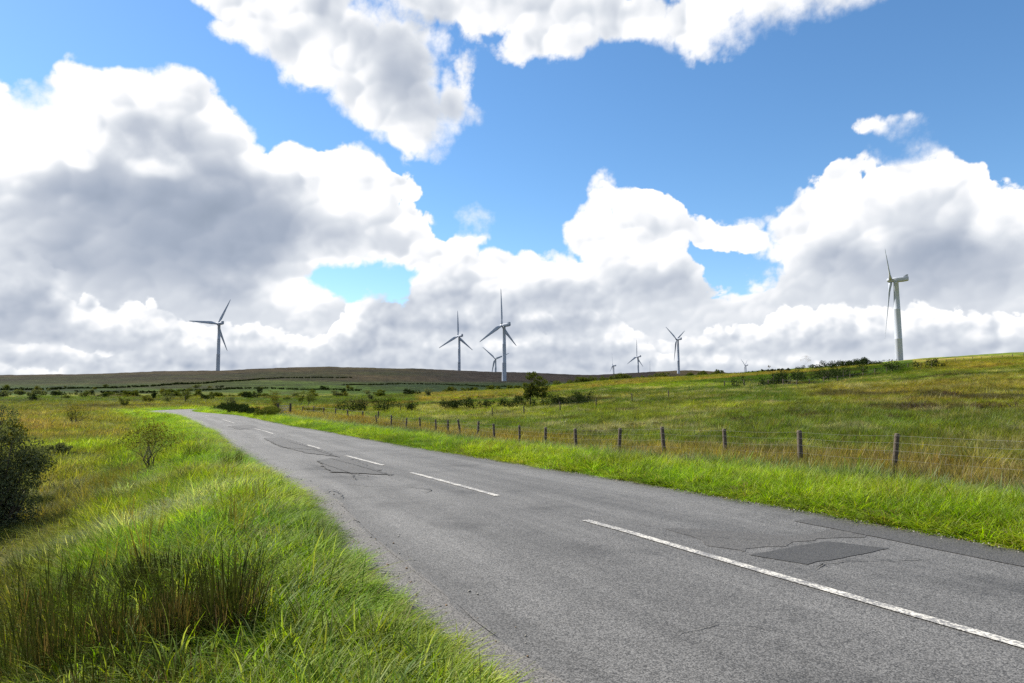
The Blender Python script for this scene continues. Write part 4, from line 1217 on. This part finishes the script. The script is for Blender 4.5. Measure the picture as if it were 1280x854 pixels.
# the lone mid-field tree
o = shrub_at(663, 510, 47, 26, M_LEAF_GREEN, 44, 'bushy green tree standing alone right of the central turbine', 3600, leaf=.2, name='lone_tree', clump=.24, tz=.12)
shrub_at(677, 508, 38, 22, M_LEAF_GREEN, 45, 'smaller shoulder tree joined to the right of the lone bushy tree', 1700, leaf=.2, name='field_tree', clump=.26, tz=.08)
shrub_at(1005, 462, 18, 14, M_DEAD, 46, 'bare thin branched tree on the right skyline', 260, name='bare_tree', bare=True, depth=4, leaf=.16, trunk=.03)
shrub_at(961, 463, 7, 4, M_DEAD, 47, 'tiny bare sapling on the skyline left of the bare tree', 60, name='bare_tree', bare=True, depth=2, trunk=.03)
def pts_px(lst, tmin=1.5): return [hit(*p, tmin) for p in lst]
G1 = 'hedges across the fields'
hedge('hedge', pts_px([(430, 517), (460, 517), (492, 517), (526, 515)]), 2.4, 2.2, M_GORSE, 51, 'dark thick hedge by the far end of the roadside fence', 'hedge', leaf=.16)
hedge('hedge', pts_px([(545, 513), (600, 512), (650, 512), (700, 509), (742, 507)]), 2.0, 2.6, M_GORSE, 52, 'long dark hedge running under the lone bushy tree', 'hedge', leaf=.18)
hedge('hedge', pts_px([(380, 517), (405, 516), (430, 515)]), .9, 1.4, M_LEAF_OLIVE, 53, 'low olive hedge between the gate and the dark thick hedge', 'hedge', leaf=.15)
hedge('hedge', pts_px([(262, 513), (280, 514), (300, 517), (318, 519)]), 1.2, 1.4, M_GORSE, 54, 'dark brambly hedge right of the road bend', 'hedge', leaf=.14)
hedge('hedge', pts_px([(322, 521), (334, 521), (345, 520)]), 1.1, 1.2, M_LEAF_GREEN, 55, 'brambles immediately left of the wooden gate', 'hedge', leaf=.12)
hedge('tree_line', [at(690, 262), at(740, 265), at(800, 268), at(835, 268)], 3.2, 4, M_LEAF_GREEN, 56, 'line of round bushes along the top of the middle green field', 'trees', leaf=.4)
hedge('tree_line', [at(560, 250), at(600, 255), at(655, 258)], 2.6, 4, M_LEAF_GREEN, 57, 'pale green bushes below the central turbine', 'trees', leaf=.4, hvar=.8)
hedge('tree_line', [at(858, 270), at(880, 272), at(905, 275)], 2.2, 3, M_LEAF_GREEN, 58, 'few small bushes on the crest left of the smallest turbine', 'trees', leaf=.4, hvar=.9)
hedge('tree_line', [at(130, 230), at(200, 215), at(260, 215), at(340, 235)], 2.0, 4, M_LEAF_GREEN, 59, 'scrubby hedge behind the road bend', 'trees', leaf=.35, hvar=.8)
hedge('tree_line', [at(-60, 210), at(30, 230), at(120, 250)], 2.0, 5, M_LEAF_SILVER, 60, 'greyish scrub along the far side of the left field', 'trees', leaf=.35, hvar=.8)
G2 = 'gorse thickets on the right hill'
hedge('gorse_thicket', pts_px([(928, 485), (955, 484), (992, 481)]), 3.0, 6, M_GORSE, 61, 'dark gorse thicket lowest and leftmost on the right hill', 'gorse', leaf=.25, group=G2)
hedge('gorse_thicket', pts_px([(1000, 480), (1030, 477), (1072, 472)]), 3.4, 6, M_GORSE, 62, 'dark gorse thicket in the middle of the right hill', 'gorse', leaf=.25, group=G2)
hedge('gorse_thicket', pts_px([(1086, 468), (1120, 466), (1155, 462)]), 4.0, 7, M_GORSE, 63, 'large gorse thicket just below the nearest turbine', 'gorse', leaf=.28, group=G2)
hedge('gorse_thicket', pts_px([(1162, 461), (1176, 460)]), 2.6, 3, M_GORSE, 64, 'small round gorse bush right of the thicket under the nearest turbine', 'gorse', leaf=.25, group=G2)
hedge('gorse_thicket', pts_px([(1000, 464), (1045, 461), (1095, 457)]), 3.0, 4, M_GORSE, 65, 'gorse line on the skyline left of the nearest turbine', 'gorse', leaf=.3, group=G2, hvar=.7)
hedge('gorse_thicket', pts_px([(940, 467), (965, 466), (985, 465)]), 1.6, 3, M_GORSE, 66, 'low gorse row on the skyline near the bare tree', 'gorse', leaf=.3, group=G2, hvar=.8)
# boundary banks on the moor
hedge('field_bank', [hit(p, q) for p, q in ((-20, 488.5), (60, 487.5), (140, 485.5), (210, 481.5), (270, 478), (330, 474), (390, 472.5), (440, 472.5))], 1.3, 3, M_LEAF_DARK, 71, 'dark boundary bank climbing across the left moor', 'hedge', leaf=.6, dens=26, hvar=.2)
hedge('field_bank', [hit(p, q) for p, q in ((120, 492), (220, 490), (300, 486), (360, 487), (450, 489))], 1.2, 3, M_LEAF_DARK, 72, 'dark boundary bank above the green field behind the gate', 'hedge', leaf=.5, dens=26, hvar=.2)
hedge('field_bank', [hit(p, q) for p, q in ((430, 482), (500, 480), (560, 481), (640, 484))], 1.2, 3, M_LEAF_DARK, 73, 'dark boundary bank on the slope behind the central turbine', 'hedge', leaf=.5, dens=22, hvar=.2)
# scattered bushes at the foot of the moor
protos = []
for q in range(4):
    rs = random.Random(90 + q)
    lob = [(rs.gauss(0, .5), rs.gauss(0, .4), rs.uniform(.6, 1.1), rs.uniform(.7, 1.0)) for _ in range(4)]
    protos.append(bush_thing('scrub_bush', lob, 420, .32, [M_LEAF_GREEN, M_GORSE, M_LEAF_OLIVE, M_LEAF_SILVER][q], 90 + q, nst=2))
used = set()
SPOTS = [((-5, 75), 'near the left edge of the picture'), ((80, 175), 'left of the left moor turbine'), ((185, 290), 'under the left moor turbine'),
         ((300, 410), 'above the wooden gate'), ((420, 520), 'above the dark thick hedge'), ((525, 640), 'below the central turbines')]
q = 0
for (pa, pb), where in SPOTS:
    for (ya, yb), hgt_ in (((185, 260), 'low on the valley side'), ((300, 430), 'higher on the moor slope')):
        for t_ in range(4):
            q += 1
            if ya == 185 and pa > 500: continue
            rs = random.Random(300 + q); px_ = rs.uniform(pa, pb); Y_ = rs.uniform(ya, yb)
            o = protos[t_] if t_ not in used else copy_tree(protos[t_]); used.add(t_)
            x, y, z = at(px_, Y_)
            sc_ = rs.uniform(.7, 1.6); place(o, x, y, z - .1, rs.uniform(0, 6.28), (sc_ * 1.3, sc_ * 1.3, sc_))
            tag(o, ['green', 'dark', 'olive', 'greyish'][t_] + ' scrub bush ' + hgt_ + ', ' + where, 'bush', 'scrub bushes at the foot of the moor')

# rush clumps in the near left corner
def rush_clump(x, y, h, w, n, seed, label, dead=.25, lean=.17):
    rs = random.Random(seed); z = gz(x, y)
    root = empty('rush_clump', (x, y, z)); 
    for nm, mt, cnt, hh in (('green_stems', M_RUSHG, int(n * (1 - dead)), h), ('dead_stems', M_DEAD, int(n * dead), h * .7)):
        V, Q = [], []
        for _ in range(cnt):
            a = rs.uniform(0, 6.28); q = w * .5 * math.sqrt(rs.random()); L_ = hh * rs.uniform(.45, 1.08)
            v = blade(0, L_, rs.uniform(.0024, .0042), abs(rs.gauss(lean, .10)) + .1 * q / w, a + rs.gauss(0, .8), rs.gauss(.12, .12), (q * math.sin(a), q * math.cos(a), -.03), 3, rs.random() < .2)
            k = len(V); V += v
            for j in range(3): Q.append((k + 2 * j, k + 2 * j + 1, k + 2 * j + 3, k + 2 * j + 2))
        me = mesh_np(nm, V, Q); smooth(me); link(nm, me, mt, root)
    tag(root, label, 'rushes')
    return root
M_RUSHG = mat_leaf('rush_stems', (.036, .042, .013), trans=.25, gloss=.06, var=.45)
def rc(px, py, hp, wp, n, seed, label, **kw):
    x, y, z = hit(px, py); s = y / F
    return rush_clump(x, y, hp * s, wp * s, n, seed, label, **kw)
rc(286, 800, 122, 62, 640, 1, 'tall dark rush clump rising near the bank, rightmost of the foreground rushes', dead=.3)
rc(228, 806, 104, 70, 700, 2, 'brown and green rush clump left of the tall rightmost clump', dead=.5)
rc(165, 822, 104, 80, 620, 3, 'tangled foreground rush clump with many dead brown stems', dead=.5, lean=.22)
rc(90, 846, 125, 90, 560, 4, 'dark rush clump in the bottom left, right of the corner clump', dead=.25, lean=.15)
rc(16, 862, 120, 90, 420, 5, 'rush clump in the very bottom left corner', dead=.3)
rc(60, 790, 100, 90, 420, 6, 'thin rushes behind the bottom left clump', dead=.35)
rc(206, 742, 62, 80, 1300, 7, 'dense low dark tussock behind the foreground rushes', dead=.05, lean=.5)
rc(290, 584, 26, 28, 300, 8, 'small dark rush tuft on the bank beside the road', dead=.1)
rc(245, 572, 22, 28, 300, 9, 'low dark rush tuft left of the bank in the left field', dead=.1, lean=.4)
rc(235, 872, 80, 90, 420, 10, 'loose brown rushes cut by the bottom edge below the tangled clump', dead=.6, lean=.3)
rc(140, 898, 100, 110, 480, 11, 'green rushes cut by the bottom edge left of the loose brown rushes', dead=.35, lean=.2)
rc(135, 745, 44, 70, 700, 12, 'low grey green tussock on the slope left of the dense dark tussock', dead=.2, lean=.55)

# heather mounds in the right field
for i, (px_, py_, wp, hp, lb) in enumerate(MOUND_AT):
    x, y, z = hit(px_, py_); s = y / F; w = wp * s; h = hp * s * 2.2
    lob = [((q / 4 - .5) * w * .9, random.gauss(0, .1) * w, h * .3, min(h * random.uniform(.6, .9), w * .4)) for q in range(5)]
    o = bush_thing('heather_mound', lob, 3200, max(.03, s * .8), M_HEATHER, 400 + i, nst=2, flat_=.7)
    place(o, x, y, z - .03); tag(o, lb, 'heather')

# ------------------------------------------------------------------ fences and gate
def fence(name, tops, hgt, rad, label, wires=(1.0, .8, .55, .3), mat=M_POST, tilt=.055, wire_r=.004, sq=False, gap=None):
    """tops: (px, Y) posts"""
    pts = [at(*t) for t in tops]
    root = empty(name, pts[0]); o0 = Vector(pts[0])
    heads = []
    for i, p in enumerate(pts):
        rs = random.Random(i * 7 + len(tops)); hh = hgt * rs.uniform(.95, 1.05); tx, ty = rs.gauss(0, tilt), rs.gauss(0, tilt)
        mb = MB(); rr = rad * rs.uniform(.88, 1.1)
        q = [(0, 0, -.35), (tx * .4 * hh, ty * .4 * hh, hh * .4), (tx * .97 * hh, ty * .97 * hh, hh * .97), (tx * hh, ty * hh, hh)]
        mb.tube(q, [rr, rr, rr * .98, rr * .82], 9)
        po = mb.build('post', mat, root); po.location = Vector(p) - o0
        for po_f in po.data.polygons: po_f.use_smooth = len(po_f.vertices) == 4
        heads.append((Vector(p) - o0, tx, ty, hh))
    for w_ in wires:
        mb = MB(); path = []
        for a, b in zip(heads[:-1], heads[1:]):
            for k in range(5):
                t = k / 5
                pa = a[0] + Vector((a[1], a[2], 1)) * (w_ * a[3] * .96); pb = b[0] + Vector((b[1], b[2], 1)) * (w_ * b[3] * .96)
                q = pa.lerp(pb, t); q.z -= .03 * math.sin(math.pi * t); q += Vector((-rad * .85, -rad * .7, 0)); path.append(q)
        mb.tube(path, [wire_r] * len(path), 4); mb.build('wire', M_WIRE, root)
    tag(root, label, 'fence')
    return root
z1 = 16.0
road_posts = []
for k_, px_ in enumerate([1385, 1240, 1110, 997, 905, 829.5, 772, 719.8, 681, 650, 619, 597, 578, 561, 546.5, 527, 508, 490, 473]):
    Yk = 16 + 2.1775 * (k_ - 2)
    road_posts.append((px_, Yk))
road_posts = [p for p in road_posts if p[0] != 1240 and p[0] != 1385]
road_posts = [(1262, 13.4), (1450, 11.2)][::-1] [0:1] + road_posts
fence('roadside_fence', road_posts, 1.22, .062, 'post and wire fence running between the right verge and the pasture', wire_r=.0023, wires=(1.0, .86, .7, .52, .34))
fence('far_roadside_fence', [(473, 62), (455, 66), (436, 70), (420, 74), (406, 78), (393, 82), (380, 86)], 1.2, .08, 'distant stretch of post and wire fence between the hedge and the gate', wire_r=.008, wires=(1.0, .6))
hf = [(700, 78), (740, 80), (782, 82), (820, 84)]
up = [(905, 118), (930, 116), (960, 114), (978, 113), (995, 111), (1011, 116), (1029, 122), (1046, 128), (1062, 134), (1078, 140), (1093, 147), (1108, 153), (1122, 160), (1135, 166), (1147, 172), (1159, 178), (1171, 184), (1183, 188), (1194, 192), (1205, 196), (1216, 200), (1227, 204), (1240, 208), (1253, 212), (1266, 216), (1280, 220), (1296, 224)]
fence('hill_fence', up, 1.3, .09, 'small post fence climbing the right hill towards the skyline', wire_r=.010, wires=(.95, .5), mat=M_POSTD)
fence('field_fence', [(615, 66), (655, 69), (700, 72), (745, 75), (790, 79), (835, 83)], 1.15, .06, 'sparse dark posts in the pasture behind the roadside fence', wire_r=.006, wires=(.9,), mat=M_POSTD)
# wooden gate on the right of the road
gx, gy, gz0 = hit(355, 521)
gr = empty('wooden_gate', (gx, gy, gz0), R(12)); s = gy / F
for sx in (-7.5 * s, 7.5 * s):
    mb = MB(); mb.box((sx, 0, 8 * s), (2.4 * s, 2.4 * s, 17 * s)); mb.build('post', M_POSTD, gr)
for q in range(5):
    mb = MB(); mb.box((0, 0, (3.0 + 2.6 * q) * s), (13 * s, .06, .85 * s)); mb.build('rail', M_GREYRAIL, gr)
mb = MB(); mb.box((0, .08, 8 * s), (13.6 * s, .05, .8 * s), Matrix.Rotation(R(-38), 3, 'Y')); mb.build('brace', M_GREYRAIL, gr)
tag(gr, 'wooden barred gate between two dark posts beside the far road', 'gate')

# ------------------------------------------------------------------ wind turbines
def loft(rings):
    n = len(rings[0]); V = [p for r in rings for p in r]; Fc = []
    for i in range(len(rings) - 1):
        for k in range(n):
            a, b = i * n + k, i * n + (k + 1) % n
            Fc.append((a, b, b + n, a + n))
    Fc.append(tuple(range(n))[::-1]); Fc.append(tuple(range((len(rings) - 1) * n, len(rings) * n)))
    return V, Fc
RB, HH = 40.0, 60.0
CONE, TILT = R(4.5), R(2.5)
def blade_mesh():
    rings = []
    for t, ch, th, tw in ((.03, 2.1, 2.1, 20), (.08, 2.2, 2.1, 18), (.14, 3.3, 1.5, 15), (.21, 4.1, 1.1, 11), (.32, 3.7, .85, 7), (.5, 2.9, .6, 3.5), (.7, 2.1, .42, 1.5), (.87, 1.4, .28, .4), (.96, .9, .18, 0), (1.0, .25, .06, 0)):
        ring = []
        z = t * RB
        for k in range(16):
            a = 2 * math.pi * k / 16
            cx = math.cos(a); cy = math.sin(a)
            if t > .1:
                x = (cx * .5 + .18) * ch; y = cy * .5 * th * (1 - .55 * max(0, -(-cx))) if cx > 0 else cy * .5 * th
            else:
                x = cx * .5 * ch; y = cy * .5 * th
            w = R(tw)
            xr, yr = x * math.cos(w) - y * math.sin(w), x * math.sin(w) + y * math.cos(w)
            ring.append((xr, yr + math.tan(CONE) * z, z))
        rings.append(ring)
    V, Fc = loft(rings)
    me = mesh_py('blade', V, Fc); smooth(me); return me
BLADE = blade_mesh()
def lathe(prof, n=28, axis='Z'):
    rings = []
    for r, h in prof:
        rings.append([(r * math.cos(2 * math.pi * k / n), r * math.sin(2 * math.pi * k / n), h) if axis == 'Z' else (r * math.cos(2 * math.pi * k / n), h, r * math.sin(2 * math.pi * k / n)) for k in range(n)])
    return loft(rings)
V, Fc = lathe([(2.5, -30), (2.5, 0), (2.47, .3), (2.28, 20), (2.33, 20.15), (2.27, 20.3), (1.95, 40), (2.0, 40.15), (1.94, 40.3), (1.5, 57.9), (1.65, 58.0), (1.65, 58.6)])
TOWER = mesh_py('tower', V, Fc); smooth(TOWER)
V, Fc = lathe([(.25, 4.35), (.75, 4.15), (1.2, 3.7), (1.5, 2.9), (1.6, 2.0), (1.6, 1.0), (1.3, .7)], 20, 'Y')
HUB = mesh_py('hub', V, Fc); smooth(HUB)
def nacelle():
    rings = []
    for y, w, zl, zh in ((.9, 1.3, -1.0, 1.1), (.5, 1.6, -1.35, 1.5), (-2, 1.75, -1.6, 1.7), (-5.5, 1.75, -1.55, 1.8), (-8.2, 1.6, -1.15, 1.9), (-8.6, 1.4, -.9, 1.7)):
        ring = []
        for k in range(16):
            a = 2 * math.pi * k / 16 + math.pi / 16
            cx, cz = math.cos(a), math.sin(a)
            e = .45
            x = w * math.copysign(abs(cx) ** e, cx); z = (zl + zh) / 2 + (zh - zl) / 2 * math.copysign(abs(cz) ** e, cz)
            ring.append((x, y, z))
        rings.append(ring)
    return loft(rings)
V, Fc = nacelle(); NAC = mesh_py('nacelle', V, Fc); smooth(NAC)
for me_ in (TOWER, NAC, BLADE, HUB):
    for p_ in me_.polygons:
        if len(p_.vertices) > 4: p_.use_smooth = False
mbc = MB()
mbc.add([(-1.45, -8.3, 1.6), (1.45, -8.3, 1.6), (1.45, -5.6, 1.75), (-1.45, -5.6, 1.75), (-1.35, -8.5, 3.1), (1.35, -8.5, 3.1), (1.35, -7.4, 3.0), (-1.35, -7.4, 3.0)],
        [(0, 3, 2, 1), (4, 5, 6, 7), (0, 1, 5, 4), (1, 2, 6, 5), (2, 3, 7, 6), (3, 0, 4, 7)])
COOL = mbc.mesh('cooler')
mbv = MB(); mbv.box((0, -8.62, .5), (1.9, .1, 1.5)); VENT = mbv.mesh('rear_vent')
for me_, mt_ in ((TOWER, M_TURB), (NAC, M_TURB), (BLADE, M_TURB), (HUB, M_TURB), (COOL, M_TURB), (VENT, M_TURBD)):
    me_.materials.append(mt_)
root = empty('wind_turbine', (0, 0, 0))
OVH = 4.2
link('tower', TOWER, None, root)
hubE = [link('nacelle', NAC, None, root), link('cooler', COOL, None, None), link('rear_vent', VENT, None, None)]
hubE[0].location = (0, 1.2, HH)
hubE[1].parent = hubE[0]; hubE[2].parent = hubE[0]
hub = link('hub', HUB, None, root); hub.location = (0, 1.2, HH)
for k in range(3): link('blade', BLADE, None, root)
turbs = [ # hub px, hub py, blade length px, foreshortening, first blade angle, label
  (1111.2, 350.6, 74.5, .0, 52, 'nearest and largest turbine, rotor almost edge on, above the gorse on the right hill'),
  (271.7, 404.9, 38.5, .79, 30, 'turbine standing alone on the left moor crest with one blade pointing left'),
  (572, 420.5, 32.5, .755, 0, 'middle sized turbine left of the tall central one, with one blade straight up'),
  (618.6, 448.5, 22, .9, -50, 'small turbine half hidden behind the tall central tower'),
  (626.4, 407, 47, .57, 0, 'tall central turbine whose tower foot shows below the skyline'),
  (765.3, 457.4, 17, .12, 0, 'tiny turbine seen edge on beyond the ridge, first to the right of the lone tree'),
  (795.5, 446, 22, .52, 3, 'small turbine, one blade up and two spread, right of the tiny edge on one'),
  (812, 468, 17.5, .3, 8, 'turbine sunk behind the distant ridge, only one blade tip showing'),
  (845, 424.4, 27, .5, -58, 'mid distance turbine with two blades raised in a V above the brown hill'),
  (930.8, 456.8, 14, .3, -60, 'smallest turbine, rising behind the green crest left of the gorse'),
]
for i, (hx, hy, Lp, fs, ph, lb) in enumerate(turbs):
    Yd = RB * F / Lp
    d = ray(hx, hy)
    tpar = Yd / d[1]
    X_, Y_, Z_ = d[0] * tpar, Yd, EYE + d[2] * tpar
    vaz = math.atan2(X_, Y_); naz = vaz - math.acos(fs)
    t_ = root if i == 0 else copy_tree(root)
    # tower centre sits behind the hub along the rotor axis
    X_ -= math.sin(naz) * 4.0; Y_ -= math.cos(naz) * 4.0
    t_.location = (X_, Y_, Z_ - HH); t_.rotation_euler = (0, 0, -naz)
    kb = 0
    for ch in t_.children:
        if ch.name.startswith('blade'):
            ch.matrix_local = Matrix.Translation((0, 1.2 + 1.9, HH)) @ Matrix.Rotation(TILT, 4, 'X') @ Matrix.Rotation(R(ph + 120 * kb), 4, 'Y'); kb += 1
    tag(t_, lb, 'wind turbine', 'wind turbines on the moor')
# farm roof seen past the trees
fy = 600.0; fx = (757 - 640) / F * fy; fz = zy(fy, 476.0) - 4.2
fr_ = empty('farm_building', (fx, fy, fz), R(10))
mb = MB(); mb.box((0, 0, .5), (7.6, 5, 5)); mb.build('wall', M_STONE, fr_)
mb = MB(); mb.add([(-4.8, -2.8, 3.01), (4.8, -2.8, 3.01), (4.8, 2.8, 3.01), (-4.8, 2.8, 3.01), (-4.8, 0, 4.2), (4.8, 0, 4.2)], [(0, 1, 5, 4), (2, 3, 4, 5), (0, 4, 3), (1, 2, 5), (0, 3, 2, 1)]); mb.build('roof', M_RED, fr_)
tag(fr_, 'low farm building with a red roof behind the bushes right of the lone tree', 'building')
SC.cycles.use_denoising = False
SC.cycles.max_bounces = 5
SC.cycles.transparent_max_bounces = 4
SC.cycles.diffuse_bounces = 2
SC.cycles.transmission_bounces = 3
